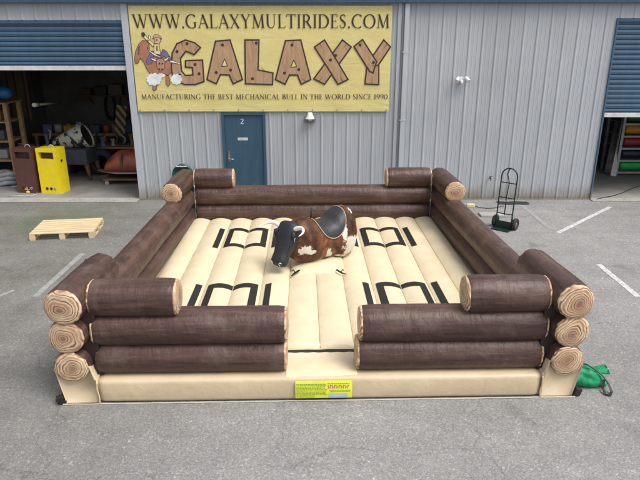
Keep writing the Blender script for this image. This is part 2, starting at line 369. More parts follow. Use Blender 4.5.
# shutters
def shutter(x0, x1, z0, z1, label):
    b = MB(); pts = []; p = .108; n = int((z1 - z0) / p)
    for i in range(n + 1):
        z = z1 - i * p
        for t, dy in ((0, .0), (.10, -.020), (.5, -.030), (.9, -.020), (.96, 0)): pts.append((dy + .06, z - t * p))
    pts = [q for q in pts if q[1] >= z0]
    xs = [x0 + (x1 - x0) * i / 6 for i in range(7)]
    for (ya, za), (yb, zb) in zip(pts, pts[1:]):
        for xa, xb in zip(xs, xs[1:]): b.face([(xa, ya, za), (xa, yb, zb), (xb, yb, zb), (xb, ya, za)])
    b.box((x0, .075, z0), (x1, .085, z1))
    s = b.build('roller_shutter', BLUE, bld); s['label'] = label
    b = MB(); b.box((x0, .02, z0 - .10), (x1, .07, z0 - .0)); b.bevel(.008, 2)
    b.build('bottom_bar', plain('pale_aluminium', (.62, .62, .60), .4, .2), s)
    b = MB(); b.box((x0 - .001, .0, z1 - .05), (x1 + .001, .05, z1 + .02)); b.build('head_trim', BLUE, s)
shutter(LX0 + .005, LX1 - .005, 3.12, 4.07, 'blue roller shutter rolled most of the way up over the cluttered bay')
shutter(RX0 + .015, RX1 - .05, 2.07, 4.11, 'blue roller shutter half open over the bay with coloured rolls')
# personnel door
FR = BLUEDOOR
b = MB(); b.box((DX0, -.05, 0), (DX0 + .06, .12, DZ)); b.box((DX1 - .06, -.05, 0), (DX1, .12, DZ)); b.box((DX0 + .06, -.05, DZ - .06), (DX1 - .06, .12, DZ)); b.build('door_frame', FR, bld)
b = MB(); b.box((DX0 + .065, -.01, .02), (DX1 - .065, .04, DZ - .065)); dr = b.build('door', FR, bld)
SILV = plain('brushed_metal', (.55, .55, .55), .3, .9)
b = MB(); b.box((DX0 + .11, -.018, .92), (DX0 + .16, -.01, 1.16)); b.bevel(.004, 1)
b.cyl((DX0 + .135, -.06, 1.0), (DX0 + .135, -.012, 1.0), .014); b.tube([(DX0 + .135, -.06, 1.0), (DX0 + .19, -.062, 1.0), (DX0 + .26, -.06, .995)], .011)
b.cyl((DX0 + .135, -.035, 1.16), (DX0 + .135, -.012, 1.16), .024); b.build('handle', SILV, dr)
WHITE = plain('white_paint', (.72, .72, .72), .5)
# downpipe
b = MB(); b.box((1.86, -.10, 0.06), (1.96, -.03, ZT - .01)); b.bevel(.008, 2); dp = b.build('downpipe', TRIM, bld)
for z in (.5, 1.9, 3.4): b = MB(); b.box((1.84, -.105, z), (1.98, -.026, z + .03)); b.build('pipe_bracket', TRIM, dp)
b = MB(); b.box((1.72, -.034, 0.04), (1.80, -.026, ZT)); b.build('cover_strip', TRIM, bld)
# interiors: left bay and right bay (shell is one part each)
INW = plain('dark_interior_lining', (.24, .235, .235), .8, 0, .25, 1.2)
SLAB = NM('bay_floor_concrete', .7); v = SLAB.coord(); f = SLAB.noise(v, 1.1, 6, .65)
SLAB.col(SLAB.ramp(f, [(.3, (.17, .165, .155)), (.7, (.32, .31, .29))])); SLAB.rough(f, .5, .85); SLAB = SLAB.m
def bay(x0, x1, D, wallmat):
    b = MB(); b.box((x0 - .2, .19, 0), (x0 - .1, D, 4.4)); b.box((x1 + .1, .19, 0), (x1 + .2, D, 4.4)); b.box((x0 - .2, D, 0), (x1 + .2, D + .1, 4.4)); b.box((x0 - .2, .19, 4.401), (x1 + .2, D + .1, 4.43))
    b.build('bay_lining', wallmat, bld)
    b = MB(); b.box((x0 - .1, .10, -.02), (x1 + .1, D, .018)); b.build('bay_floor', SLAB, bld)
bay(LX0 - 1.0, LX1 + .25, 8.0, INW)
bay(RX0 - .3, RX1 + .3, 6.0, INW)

# ================================================================== LETTERING
INK = plain('dark_brown_ink', (.045, .022, .018), .6)
def ell(cx, cy, rx, ry, a0, a1, n=20, T=.15, t=.055):
    out = []
    for i in range(n + 1):
        a = R(a0 + (a1 - a0) * i / n); out.append((cx + rx * cos(a), cy + ry * sin(a), t + (T - t) * abs(cos(a)) ** 1.4))
    return out
TH, TN, SF = .135, .055, .035
def ln_(x0, y0, x1, y1, w): return [(x0, y0, w), (x1, y1, w)]
def srf(x, y, w=.30): return ln_(x - w / 2, y, x + w / 2, y, SF)
def stem(x): return [ln_(x, 0, x, 1, TH), srf(x, .017), srf(x, .983)]
GL = {
 'I': (.34, stem(.17)), '.': (.26, [ln_(.06, .06, .2, .06, .14)]),
 'L': (.66, stem(.17) + [ln_(.17, .02, .60, .02, .045), ln_(.595, .0, .63, .2, .04)]),
 'T': (.78, [ln_(.39, 0, .39, 1, TH), srf(.39, .017), ln_(.02, .975, .76, .975, .05), ln_(.03, .98, .0, .8, .04), ln_(.75, .98, .78, .8, .04)]),
 'E': (.64, stem(.17) + [ln_(.17, .02, .58, .02, .045), ln_(.575, 0, .61, .18, .04), ln_(.17, .98, .54, .98, .045), ln_(.54, 1, .55, .82, .04), ln_(.17, .52, .47, .52, .045), ln_(.47, .43, .47, .61, .035)]),
 'F': (.60, stem(.17) + [ln_(.17, .98, .54, .98, .045), ln_(.54, 1, .55, .82, .04), ln_(.17, .52, .47, .52, .045), ln_(.47, .43, .47, .61, .035)]),
 'H': (.88, stem(.17) + stem(.71) + [ln_(.17, .52, .71, .52, .05)]),
 'N': (.92, [ln_(.16, 0, .16, 1, TN), ln_(.76, 0, .76, 1, TN), ln_(.14, .97, .78, .03, TH), srf(.16, .017), srf(.76, .983), srf(.10, .983, .2)]),
 'M': (1.08, [ln_(.15, 0, .22, 1, TN), ln_(.20, .99, .55, .03, TH), ln_(.55, .03, .86, .99, TN), ln_(.87, 1, .93, 0, TH), srf(.15, .017), srf(.93, .017), srf(.14, .983, .18), srf(.92, .983, .18)]),
 'A': (.86, [ln_(.08, 0, .42, 1, TN), ln_(.40, 1, .78, 0, TH), ln_(.22, .36, .63, .36, .05), srf(.08, .017, .26), srf(.78, .017)]),
 'W': (1.26, [ln_(.10, 1, .40, .02, TH), ln_(.40, .02, .66, .95, TN), ln_(.60, 1, .90, .02, TH), ln_(.90, .02, 1.16, 1, TN), srf(.10, .983), srf(.60, .983), srf(1.16, .983, .24)]),
 'X': (.84, [ln_(.10, 1, .72, 0, TH), ln_(.10, 0, .70, 1, TN), srf(.11, .983), srf(.71, .017), srf(.11, .017, .24), srf(.70, .983, .24)]),
 'Y': (.80, [ln_(.10, 1, .41, .48, TH), ln_(.70, 1, .41, .48, TN), ln_(.40, 0, .40, .5, TH), srf(.40, .017), srf(.11, .983), srf(.70, .983, .24)]),
 'O': (1.02, [ell(.51, .5, .43, .49, 0, 360, 30)]),
 'C': (.88, [ell(.51, .5, .43, .49, 48, 312, 24), ln_(.80, .98, .80, .76, .035)]),
 'G': (.96, [ell(.51, .5, .43, .49, 48, 300, 24), ln_(.80, .98, .80, .76, .035), ln_(.78, .06, .78, .42, TH), srf(.78, .43)]),
 'D': (.94, stem(.17) + [ell(.36, .5, .48, .48, -90, 90, 18), ln_(.17, .98, .4, .98, .045), ln_(.17, .02, .4, .02, .045)]),
 'U': (.90, [ln_(.17, 1, .17, .33, TH), [(.17, .36, TH), (.20, .2, .12), (.3, .06, .08), (.44, .015, .06), (.58, .06, .06), (.69, .2, TN), (.72, .36, TN)], ln_(.72, .33, .72, 1, TN), srf(.17, .983), srf(.72, .983, .24)]),
 'R': (.82, stem(.17) + [ell(.32, .74, .27, .25, -90, 90, 14), ln_(.17, .98, .34, .98, .045), ln_(.17, .49, .34, .49, .045), ln_(.38, .5, .74, .02, TH), srf(.76, .017, .2)]),
 'B': (.74, stem(.17) + [ell(.32, .75, .22, .23, -90, 90, 14), ell(.32, .27, .28, .25, -90, 90, 14), ln_(.17, .98, .34, .98, .045), ln_(.17, .52, .34, .52, .045), ln_(.17, .02, .34, .02, .045)]),
 'S': (.62, [[(.50, .80, .04), (.47, .93, .06), (.32, .98, .07), (.16, .90, .10), (.12, .76, .12), (.20, .62, .13), (.36, .50, .14), (.50, .36, .13), (.50, .20, .11), (.40, .06, .08), (.25, .02, .06), (.12, .08, .06), (.08, .24, .04)]]),
 '1': (.44, [ln_(.22, 0, .22, 1, TH), srf(.22, .017), ln_(.05, .82, .2, .98, .05)]),
 '9': (.66, [ell(.33, .70, .25, .28, 0, 360, 22), [(.56, .72, .11), (.54, .45, .1), (.42, .15, .08), (.20, .02, .05)]]),
 '0': (.70, [ell(.35, .5, .28, .48, 0, 360, 24)]), ' ': (.34, []),
 '2': (.62, [[(.08, .74, .05), (.12, .9, .08), (.28, .98, .09), (.46, .9, .12), (.50, .74, .13), (.40, .5, .11), (.08, .06, .08)], ln_(.06, .05, .56, .05, .10)]),
}
def stroke_poly(b, st, P, j):
    """st: (x,y,width) polyline in glyph units; P maps to 3-D with depth j"""
    L = []; Rr = []; m = len(st)
    for i, (x, y, w) in enumerate(st):
        x0, y0, _ = st[max(i - 1, 0)]; x1, y1, _ = st[min(i + 1, m - 1)]
        if m > 4 and abs(st[0][0] - st[-1][0]) < 1e-4 and abs(st[0][1] - st[-1][1]) < 1e-4:
            x0, y0, _ = st[i - 1] if i > 0 else st[-2]; x1, y1, _ = st[(i + 1)] if i < m - 1 else st[1]
        dx, dy = x1 - x0, y1 - y0; q = math.hypot(dx, dy) or 1; nx, ny = -dy / q, dx / q
        L.append(P(x + nx * w / 2, y + ny * w / 2, j)); Rr.append(P(x - nx * w / 2, y - ny * w / 2, j))
    for i in range(m - 1): b.face([Rr[i], Rr[i + 1], L[i + 1], L[i]])
def text_width(s, gap): return sum(GL[c][0] + gap for c in s) - gap
def text(b, s, PL, PR, h, gap=.06, caps=None):
    """s written from PL to PR on a plane (baseline points), letter height h; wall normal is -Y"""
    PL = Vector(PL); PR = Vector(PR); d = (PR - PL); Wd = d.length; d.normalize(); up = Vector((0, 0, 1)); nrm = Vector((0, -1, 0))
    tw = text_width(s, gap); k = Wd / tw; x = 0; cnt = [0]
    for c in s:
        w, sts = GL[c]
        for j, st in enumerate(sts):
            stroke_poly(b, st, lambda gx, gy, jj: PL + d * ((x + gx) * k) + up * (gy * h) + nrm * (.0003 * (jj + 1)), j)
        x += w + gap

# ---- number and plate on the door
b = MB(); text(b, '2', (-1.86, WY - .0135, 1.82), (-1.77, WY - .0135, 1.82), .12)
for v_ in b.bm.verts: v_.co.y -= WY
b.build('door_number', WHITE, dr, fix=False)
b = MB(); b.box((-1.93, -.016, 1.44), (-1.70, -.0105, 1.50)); sp = b.build('door_plate', WHITE, dr)
b = MB()
for i in range(7): b.box((-1.915 + i * .029, -.018, 1.457), (-1.897 + i * .029, -.0162, 1.483))
b.build('plate_lettering', plain('grey_print', (.25, .25, .27), .6), sp)

# ================================================================== BANNER
BY = WY - .045
ban = thing('banner', (0, 0, 0), 'large yellow vinyl banner with dark writing and wooden plank letters fixed across the wall', 'banner')
bx0, bx1, bz0, bz1 = -4.20, 1.585, 2.11, 4.385
a = NM('yellow_banner_vinyl', .45, 0, .4); v = a.coord(); f = a.noise(v, 1.2, 6, .65); w = a.noise(a.coord((1, 1, 2.5)), 1.6, 4, .5, .8)
c = a.ramp(f, [(.3, (.63, .535, .205)), (.7, (.72, .62, .275))]); c = a.mix(a.ramp(a.noise(v, 2.6, 6, .7), [(.62, 0.0), (.8, .4)]), c, (.42, .36, .16))
a.col(c); a.bump(a.math('ADD', w, a.math('MULTIPLY', a.noise(a.coord((.6, 1, 2)), 1.6, 3, .5, .8), .4)), .5, .03); YEL = a.m
def by(x, z):   # gentle sag and puckers of the sheet
    e = min(abs(x - bx0), abs(x - bx1)); t = min(abs(z - bz0), abs(z - bz1))
    return BY + .004 * N(x * 1.3, z * 2) + .003 * sin(x * 6.6) * math.exp(-t * 6)
b = MB(); b.grid(lambda s, t: Vector((bx0 + (bx1 - bx0) * s, by(bx0 + (bx1 - bx0) * s, bz0 + (bz1 - bz0) * t), bz0 + (bz1 - bz0) * t)), 90, 30)
sheet = b.build('banner_sheet', YEL, ban)
for i in range(11):
    for z in (bz0 + .04, bz1 - .04):
        x = bx0 + .05 + i * (bx1 - bx0 - .1) / 10; b = MB(); b.cyl((x, BY - .022, z), (x, BY - .008, z), .014, 12); b.build('eyelet', SILV, sheet)
TY = BY - .012
def words(s_, p, q, h, gap, nm):
    """every word a mesh of its own, spaced as in one line"""
    full = text_width(s_, gap); d_ = (q - p); x = 0
    for w_ in s_.split(' '):
        tw = text_width(w_, gap); b = MB(); text(b, w_, p + d_ * (x / full), p + d_ * ((x + tw) / full), h, gap); o = b.build(nm, INK, sheet, fix=False)
        x += tw + gap + GL[' '][0] + gap
p = aty(133, 27.5, TY); q = aty(389.5, 28.5, TY); p.z = q.z = aty(260, 28.2, TY).z; words('WWW.GALAXYMULTIRIDES.COM', p, q, .285, .075, 'web_address')
p = aty(141.5, 99.8, TY); q = aty(387.5, 98.8, TY); p.z = q.z = (p.z + q.z) / 2; words('MANUFACTURING THE BEST MECHANICAL BULL IN THE WORLD SINCE 1990', p, q, .112, .06, 'slogan_word')
def A2(x, y): return (x / 4 + 120, y / 4)
def A3(x, y): return (x / 4 + 260, y / 4)
L6 = [
 ('G', A2, [[(322, 190), (300, 172), (262, 160), (228, 175), (209, 212), (205, 268), (212, 318), (258, 338), (300, 338), (336, 326), (330, 240), (262, 243), (262, 268), (290, 270), (292, 300), (262, 302), (246, 284), (242, 232), (264, 204), (296, 218)]], [(268, 175), (228, 206), (238, 300), (300, 258), (316, 295)]),
 ('A', A2, [[(382, 165), (440, 160), (490, 318), (452, 335), (437, 300), (402, 298), (385, 335), (348, 318)]], [(410, 180), (442, 280), (385, 290)]),
 ('L', A2, [[(500, 160), (556, 160), (552, 280), (612, 292), (610, 338), (502, 335)]], [(530, 315), (545, 172)]),
 ('A', A3, [[(102, 163), (163, 160), (203, 318), (165, 337), (150, 300), (118, 300), (100, 337), (62, 318)]], [(128, 180), (98, 292), (155, 278)]),
 ('X', A3, [[(330, 160), (365, 188), (258, 337), (215, 315)], [(218, 188), (258, 160), (352, 318), (312, 337)]], [(282, 240), (302, 222)]),
 ('Y', A3, [[(495, 160), (522, 188), (468, 268), (440, 240)], [(428, 262), (475, 262), (475, 338), (420, 336)], [(376, 186), (410, 158), (466, 246), (452, 292), (438, 285)]], [(454, 250), (400, 180)]),
]
a = NM('plank_print', .6, 0, .3); f = a.noise(a.coord((9, 1, 1.4)), 2.4, 6, .6, .5)
a.col(a.ramp(f, [(.3, (.34, .205, .115)), (.6, (.46, .295, .175)), (.8, (.54, .37, .235))])); PLANK = a.m
PD = .001
for ch, mp, polys, dots in L6:
    lb = MB(); ob = MB(); nails = []
    for k, poly in enumerate(polys):
        W3 = [aty(*mp(*p), TY) for p in poly]
        off = Vector((0, -.0012 * k, 0)); lb.face([p + off for p in W3])
        m = len(W3)
        for i in range(m):
            p = W3[i] + off; q = W3[(i + 1) % m] + off; dd = (q - p).normalized(); nn = Vector((-dd.z, 0, dd.x)) * .016
            j = Vector((0, -.0005 - .00008 * (i % 3), 0)); p = p - dd * .014; q = q + dd * .014
            ob.face([p + nn + j, q + nn + j, q - nn + j, p - nn + j])
        # grain lines and splits
        cx = sum(p.x for p in W3) / m; cz = sum(p.z for p in W3) / m
        for e in range(2):
            i = (e * 2) % m; p = W3[i].lerp(W3[(i + 1) % m], .5); t = Vector((cx, p.y, cz)) - p; t.y = 0; q = p + t.normalized() * .16; s_ = t.normalized(); nn = Vector((-s_.z, 0, s_.x)) * .008
            j = off + Vector((0, -.0008, 0)); ob.face([p + nn + j, q + j, p - nn + j])
    if ch == 'A':
        c = [(418, 235), (430, 264), (406, 266)] if mp is A2 else [(135, 240), (147, 267), (123, 269)]
        hb = MB(); hb.face([aty(*mp(*p), TY - .0007) for p in c]); hole = hb.build('letter_counter', YEL, sheet)
        T3 = [aty(*mp(*p), TY) for p in c]
        for i in range(3):
            p = T3[i]; q = T3[(i + 1) % 3]; dd = (q - p).normalized(); nn = Vector((-dd.z, 0, dd.x)) * .009; j = Vector((0, -.0010 - .0001 * i, 0))
            ob.face([p + nn + j, q + nn + j, q - nn + j, p - nn + j])
    for (x, y) in dots:
        c = aty(*mp(x, y), TY - .003); nails.append([c + Vector((.034 * cos(t * PI / 6), 0, .034 * sin(t * PI / 6))) for t in range(12)])
    Lo = lb.build('plank_letter', PLANK, sheet); ob.build('letter_outline', INK, Lo)
    for nl in nails: b = MB(); b.face(nl); b.build('nail_mark', INK, Lo)
# rider emblem (photo-surveyed outlines, crop units of the emblem)
def E(x, y): return aty(x / 6.85 + 130, y / 6.85 + 25, TY)
EMB = [('bull_shape', (.36, .17, .095), [[(30, 235), (38, 180), (60, 130), (85, 105), (110, 108), (130, 130), (135, 170), (150, 215), (200, 205), (260, 225), (285, 250), (285, 320), (262, 345), (225, 330), (180, 345), (140, 335), (115, 300), (95, 255), (70, 225), (55, 262), (35, 262)], [(158, 395), (185, 395), (182, 440), (165, 450), (155, 440)], [(245, 345), (268, 350), (275, 405), (260, 420), (246, 400)]]),
 ('rider_trousers', (.17, .13, .26), [[(120, 225), (150, 175), (205, 210), (225, 165), (250, 180), (285, 235), (265, 245), (235, 215), (205, 232), (160, 215), (150, 265), (120, 270), (110, 250)]]),
 ('rider_shirt', (.72, .62, .30), [[(165, 130), (200, 130), (210, 205), (165, 195)], [(85, 75), (100, 62), (120, 85), (165, 130), (160, 150), (115, 105)]]),
 ('rider_head', (.62, .40, .28), [[(165, 85), (200, 80), (212, 105), (200, 130), (170, 125)]]),
 ('rider_hat', (.55, .36, .2), [[(155, 95), (165, 68), (185, 62), (212, 78), (218, 98), (195, 82), (170, 88)]]),
 ('rider_glove', (.05, .04, .04), [[(78, 55), (95, 50), (105, 66), (96, 80), (82, 76)]]),
 ('rope', (.75, .74, .70), [[(118, 150), (140, 178), (200, 215), (212, 208), (205, 222), (165, 208), (130, 180)], [(275, 240), (345, 262), (345, 268), (275, 256)], [(125, 70), (140, 78), (138, 100), (120, 108), (130, 90)]]),
 ('bull_face', (.47, .25, .15), [[(180, 240), (215, 228), (240, 250), (235, 300), (205, 315), (185, 290)]]),
 ('bull_horns', (.72, .70, .62), [[(176, 250), (150, 238), (140, 218), (150, 226), (182, 238)], [(238, 250), (262, 236), (268, 214), (256, 224), (232, 236)]]),
 ('bull_marks', (.06, .03, .03), [[(196, 262), (203, 258), (206, 268), (199, 270)], [(220, 260), (227, 262), (224, 270), (217, 268)], [(198, 300), (206, 296), (208, 304), (200, 306)], [(218, 298), (226, 300), (222, 306), (216, 304)]]),
 ('shirt_buttons', (.25, .18, .1), [[(182, 145), (187, 145), (188, 175), (183, 175)], [(180, 100), (186, 99), (187, 106), (181, 107)], [(60, 150), (66, 146), (62, 200), (56, 202)]])]
bullprint = None
for k, (nm, c, polys) in enumerate(EMB):
    b = MB(); o_ = MB()
    for i, poly in enumerate(polys):
        pts = [E(*p) + Vector((0, -.0006 * k - .0001 * i, 0)) for p in poly]; b.face(pts)
        for i2 in range(len(pts)):
            p = pts[i2]; q = pts[(i2 + 1) % len(pts)]; dd = (q - p)
            if dd.length < 1e-5: continue
            dd.normalize(); nn = Vector((-dd.z, 0, dd.x)) * .005; j = Vector((0, -.0003, 0)); o_.face([p + nn + j, q + nn + j, q - nn + j, p - nn + j])
    o = b.build(nm, plain('print_' + nm, c, .6), sheet); o_.build('emblem_outline', INK, o)
b = MB()
for cx, cy, rx, ry, k in ((165, 372, 50, 42, 0), (318, 372, 38, 36, 1), (215, 345, 26, 14, 2)):
    b.face([E(cx + (rx * (1 + .13 * sin(t * 2.6))) * cos(t * PI / 14), cy + ry * (1 + .13 * sin(t * 2.1)) * sin(t * PI / 14)) + Vector((0, -.006 - .0003 * k, 0)) for t in range(28)])
b.build('dust_puffs', plain('dust_print', (.74, .77, .78), .7), sheet)

# ================================================================== INFLATABLE ARENA
AR = thing('inflatable_arena', (.02, 5.5, 0), 'log-look inflatable mechanical bull arena with cream panelled floor and dark brown bark walls', 'inflatable arena', R(1.5))
def hw(v): return 2.655 - .030 * v          # centre line of the side logs
def make_log(p0, p1, r, c0, c1, lab=None, seed=0, wrinkle=None):
    p0 = Vector(p0); p1 = Vector(p1); ax = p1 - p0; Ln = ax.length; n = 56; m = max(14, int(Ln / .03)); rings = []
    for i in range(m + 1):
        t = i / m; x = t * Ln; e = min(x, Ln - x); xq = 0 if t < .5 else 9; k = 1 - .075 * math.exp(-(e / .045)) ; pk = math.exp(-e / .07)
        ring = []
        for q in range(n):
            a_ = 2 * PI * q / n
            rr = r * (k + - .012 * (x / Ln) * (1 - x / Ln) + .024 * N(x * 1.3 + seed, cos(a_) * .9, sin(a_) * .9) + .010 * N(x * 5 + seed, cos(a_) * 2.4, sin(a_) * 2.4) + .007 * N(x * 16 + seed, cos(a_) * 3, sin(a_) * 3) * (.4 + 2.5 * math.exp(-e / .15)) + pk * (.012 * sin(a_ * 15 + 7 * N(a_ * .8, seed)) + .045 * N(cos(a_) * 3.5, sin(a_) * 3.5, seed + xq)))
            if wrinkle and abs(x - wrinkle) < .3:
                rr += r * .34 * math.exp(-((x - wrinkle) / .12) ** 2) * (N(x * 15 + a_ * 2, cos(a_) * 1.4, sin(a_) * 1.4 + seed) - .30)
            ring.append(Vector((x, cos(a_) * rr, sin(a_) * rr)))
        rings.append(ring)
    b = MB(); b.loft(rings, caps=False); o = b.build('log', BARK, AR)
    d_ = ax.normalized(); o.rotation_mode = 'QUATERNION'; o.rotation_quaternion = d_.to_track_quat('X', 'Z'); o.location = p0
    if lab: o['label'] = lab
    for flag, xe, sg, ring in ((c0, 0, -1, rings[0]), (c1, Ln, 1, rings[-1])):
        b = MB(); rs = []
        rs.append([Vector((xe - sg * (.006 + .006 * N(p.y * 40, p.z * 40, seed)), p.y * 1.012, p.z * 1.012)) for p in ring])
        for s_, dp in ((1.008, .006), (.965, .018), (.85, .026), (.6, .031), (.3, .034), (.08, .034)):
            rs.append([Vector((xe + sg * (dp * (1 if flag != 'flat' else .4)), p.y * s_, p.z * s_)) for p in ring])
        b.loft(rs if sg > 0 else rs, caps=True)
        b.build('log_end', BARK if flag == 'bark' else RINGS if flag else WEB, o)
    return o
r0 = .192
# front wall: two bodies of two logs and a short one on top, left and right of the entrance
zl = [.455, .805, 1.155]
make_log((-2.40, .25, .46), (-.40, .25, .46), .205, False, True, seed=1); make_log((-2.41, .255, .80), (-.39, .255, .80), .205, True, True, seed=2)
make_log((-2.41, .26, 1.135), (-1.53, .26, 1.135), .205, True, True, 'short log lying on top of the front wall, left of the entrance', seed=3)
make_log((.40, .25, .46), (2.39, .25, .46), .205, True, True, seed=4); make_log((.43, .255, .80), (2.41, .255, .80), .205, True, True, seed=5)
make_log((1.55, .26, 1.135), (2.40, .26, 1.135), .205, True, True, 'short log lying on top of the front wall, right of the entrance', seed=6)
# side walls
for sg, sd in ((-1, 10), (1, 20)):
    def P(v, z, dx=0): return (sg * (hw(v) + dx), v, z)
    make_log(P(-.005, .455, -.025), P(5.78, .46), r0 - .006, True, False, seed=sd)
    make_log(P(.0, .805, -.015), P(5.82, .79), r0 + .006, True, False, seed=sd + 1)
    make_log(P(-.02, 1.155, -.035), P(1.12, 1.13, -.03), .203, True, 'bark', 'short top log at the front corner with rings on its end', seed=sd + 2, wrinkle=.95 if sg < 0 else None)
    make_log(P(4.66, 1.125), P(5.86, 1.13), .196, True, False, 'short top log at the back corner with rings on its end', seed=sd + 3)
# back wall
make_log((-2.27, 5.80, .46), (2.27, 5.80, .46), .195, False, False, seed=30); make_log((-2.29, 5.80, .80), (2.29, 5.80, .80), .195, False, False, seed=31)
make_log((-2.29, 5.80, 1.135), (-1.56, 5.80, 1.135), .196, True, True, 'short log lying on top of the back wall, left end', seed=32)
make_log((1.44, 5.80, 1.135), (2.28, 5.80, 1.135), .196, True, True, 'short log lying on top of the back wall, right end', seed=33)
# corner webs of dark vinyl that tie the stacks together
for sg in (-1, 1):
    b = MB(); b.box((sg * 2.47 - .11, .10, .285), (sg * 2.47 + .11, .42, 1.16)); b.bevel(.03, 2); b.build('corner_web', WEB, AR)
    b = MB(); b.box((sg * 2.36 - .10, 5.66, .28), (sg * 2.36 + .10, 5.9, 1.14)); b.bevel(.03, 2); b.build('corner_web', WEB, AR)
    b = MB()   # white tie cord knotted down the back corner
    pts = [(sg * (2.29 + .004 * sin(k * 2.1)), 5.60 + .006 * cos(k * 1.7), .36 + k * .045) for k in range(20)]
    b.tube(pts, [.004 + .014 * (k in (8, 15)) for k in range(20)], 8); b.build('tie_cord', plain('grey_cord', (.33, .33, .32), .8), AR)
# base tubes
def base_tube(p0, p1, wdt, h, nm='base_tube', ex=.42, seed=0):
    p0 = Vector(p0); p1 = Vector(p1); ax = p1 - p0; Ln = ax.length; d_ = ax.normalized(); s_ = Vector((d_.y, -d_.x, 0)); m = int(Ln / .07); rings = []
    for i in range(m + 1):
        x = i / m * Ln; e = min(x, Ln - x); k = 1 - .10 * math.exp(-e / .03); ring = []
        for q in range(40):
            a_ = 2 * PI * q / 40; ca, sa = cos(a_), sin(a_)
            xx = math.copysign(abs(ca) ** ex, ca) * wdt / 2 * k * (1 + .012 * N(x * 2.3 + seed, ca)); zz = math.copysign(abs(sa) ** ex, sa) * h / 2 * (1 if sa < 0 else k) * (1 + .02 * N(x * 2.1 + seed, sa, ca))
            xx *= 1 + .03 * (1 - (zz / (h / 2)) ** 2) * (1 + .5 * N(x * 1.6 + seed)) * (1 if sa > -.5 else 1)
            ring.append(p0 + d_ * x + s_ * xx + Vector((0, 0, h / 2 + zz)))
        rings.append(ring)
    b = MB(); b.loft(rings); return b.build(nm, BEIGE, AR)
base_tube((-2.40, .25, 0), (2.40, .25, 0), .49, .285, ex=.26, seed=3)
for sg in (-1, 1):
    # corner panel: flush with the front tube, rising behind the lowest ringed end
    x0, x1 = 2.395, 2.815; b = MB(); n_ = 22
    def cf(s_, t_, y, ins=0):
        u = x0 + (x1 - x0) * s_; topz = .285 + .245 * (1 - abs(2 * s_ - 1.12) ** 3.0) if 0 < s_ < 1 else .285
        return Vector((sg * u, y, topz * t_))
    rings = []
    for y, k in ((.012, .94), (-.004, .97), (-.012, 1.0), (.03, 1.0), (.25, 1.0), (.44, .98), (.47, .93)):
        ring = [Vector((sg * (x0 + .012), y + (.012 if y < .02 else 0), .0)), Vector((sg * (x1 - .07), y + (.012 if y < .02 else 0), .0))]
        for i in range(n_, -1, -1):
            s_ = i / n_; uc = (s_ - .5) * 2; tz = .30 + .27 * max(0, 1 - abs(uc - .12) ** 3.2) ** .6 if abs(uc - .12) < 1 else .30
            ring.append(Vector((sg * ((x0 + x1) / 2 + (x1 - x0) / 2 * uc * k), y - .010 * (1 - uc * uc) * (y < .02), tz * (k * .3 + .7))))
        rings.append(ring)
    b.loft(rings); b.build('corner_block', BEIGE, AR)
    b = MB(); b.tube([(sg * (2.392 - .006 * sin(k * .5)), -.006 - .002 * sin(k), .008 + k * .020) for k in range(14)], .010, 8); b.build('corner_welt', BEIGE, AR)
    base_tube((sg * (hw(.5) - .03), .47, 0), (sg * (hw(6) - .03), 6.0, 0), .42, .28, seed=11 + sg)
base_tube((-2.24, 5.80, 0), (2.24, 5.80, 0), .42, .28, seed=15)
# panelled floor
SEAMS = [-2.385, -2.02, -1.61, -1.205, -.80, -.40, 0, .40, .80, 1.205, 1.61, 2.00, 2.37]
FV0, FV1 = .60, 5.74
def fz(u, v):
    for s0, s1 in zip(SEAMS, SEAMS[1:]):
        if s0 <= u <= s1:
            t = (u - s0) / (s1 - s0); h = (1 - (2 * t - 1) ** 2) ** .85; amp = .058 if abs(s0 + s1) / 2 > .41 else (.040 if v < 2.8 else .07)
            ed = min(1, (v - FV0) / .09 + .02, (FV1 - v) / .09 + .02) ** .5 if v > FV0 and v < FV1 else .14
            return .274 + amp * (h * ed) + .05 * min(1, ed * 1.5) + .007 * N(u * 1.2, v * 1.3) + .004 * N(u * 5, v * 2.1) + .0055 * N(s0 * 9, v * 13) * (1 - h)
    return .262
b = MB(); us = []
for s0, s1 in zip(SEAMS, SEAMS[1:]):
    for i in range(12): us.append(s0 + (s1 - s0) * (.5 - .5 * cos(PI * i / 12)))
us.append(SEAMS[-1]); vs = [FV0 - .0] + [FV0 + .02, FV0 + .05, FV0 + .09] + [FV0 + .09 + (FV1 - FV0 - .18) * i / 130 for i in range(1, 131)] + [FV1 - .05, FV1 - .02, FV1]
Vg = [[b.bm.verts.new((u, v, fz(u, v))) for v in vs] for u in us]
for i in range(len(us) - 1):
    for j in range(len(vs) - 1):
        f = b.bm.faces.new((Vg[i][j], Vg[i + 1][j], Vg[i + 1][j + 1], Vg[i][j + 1])); f.smooth = True
b.box((SEAMS[0] + .01, FV0 + .01, .02), (SEAMS[-1] - .01, FV1 - .01, .25))
fl = b.build('floor', BEIGE_FLOOR, AR, fix=False)
b = MB()
for s_ in SEAMS[1:-1]:
    pts = [(s_ + .003 * N(k * .5, s_), FV0 + .01 + (FV1 - FV0 - .02) * k / 60, fz(s_, FV0 + .01 + (FV1 - FV0 - .02) * k / 60) + .006) for k in range(61)]
    b.tube(pts, .007, 6)
b.build('seams', SEAMV, fl)
def mark(u0, u1, v0, v1):
    b = MB(); nu = max(1, int((u1 - u0) / .02)); nv = max(1, int((v1 - v0) / .04))
    b.grid(lambda s, t: Vector((u0 + (u1 - u0) * s, v0 + (v1 - v0) * t, fz(u0 + (u1 - u0) * s, v0 + (v1 - v0) * t) + .005)), nu, nv)
    return b
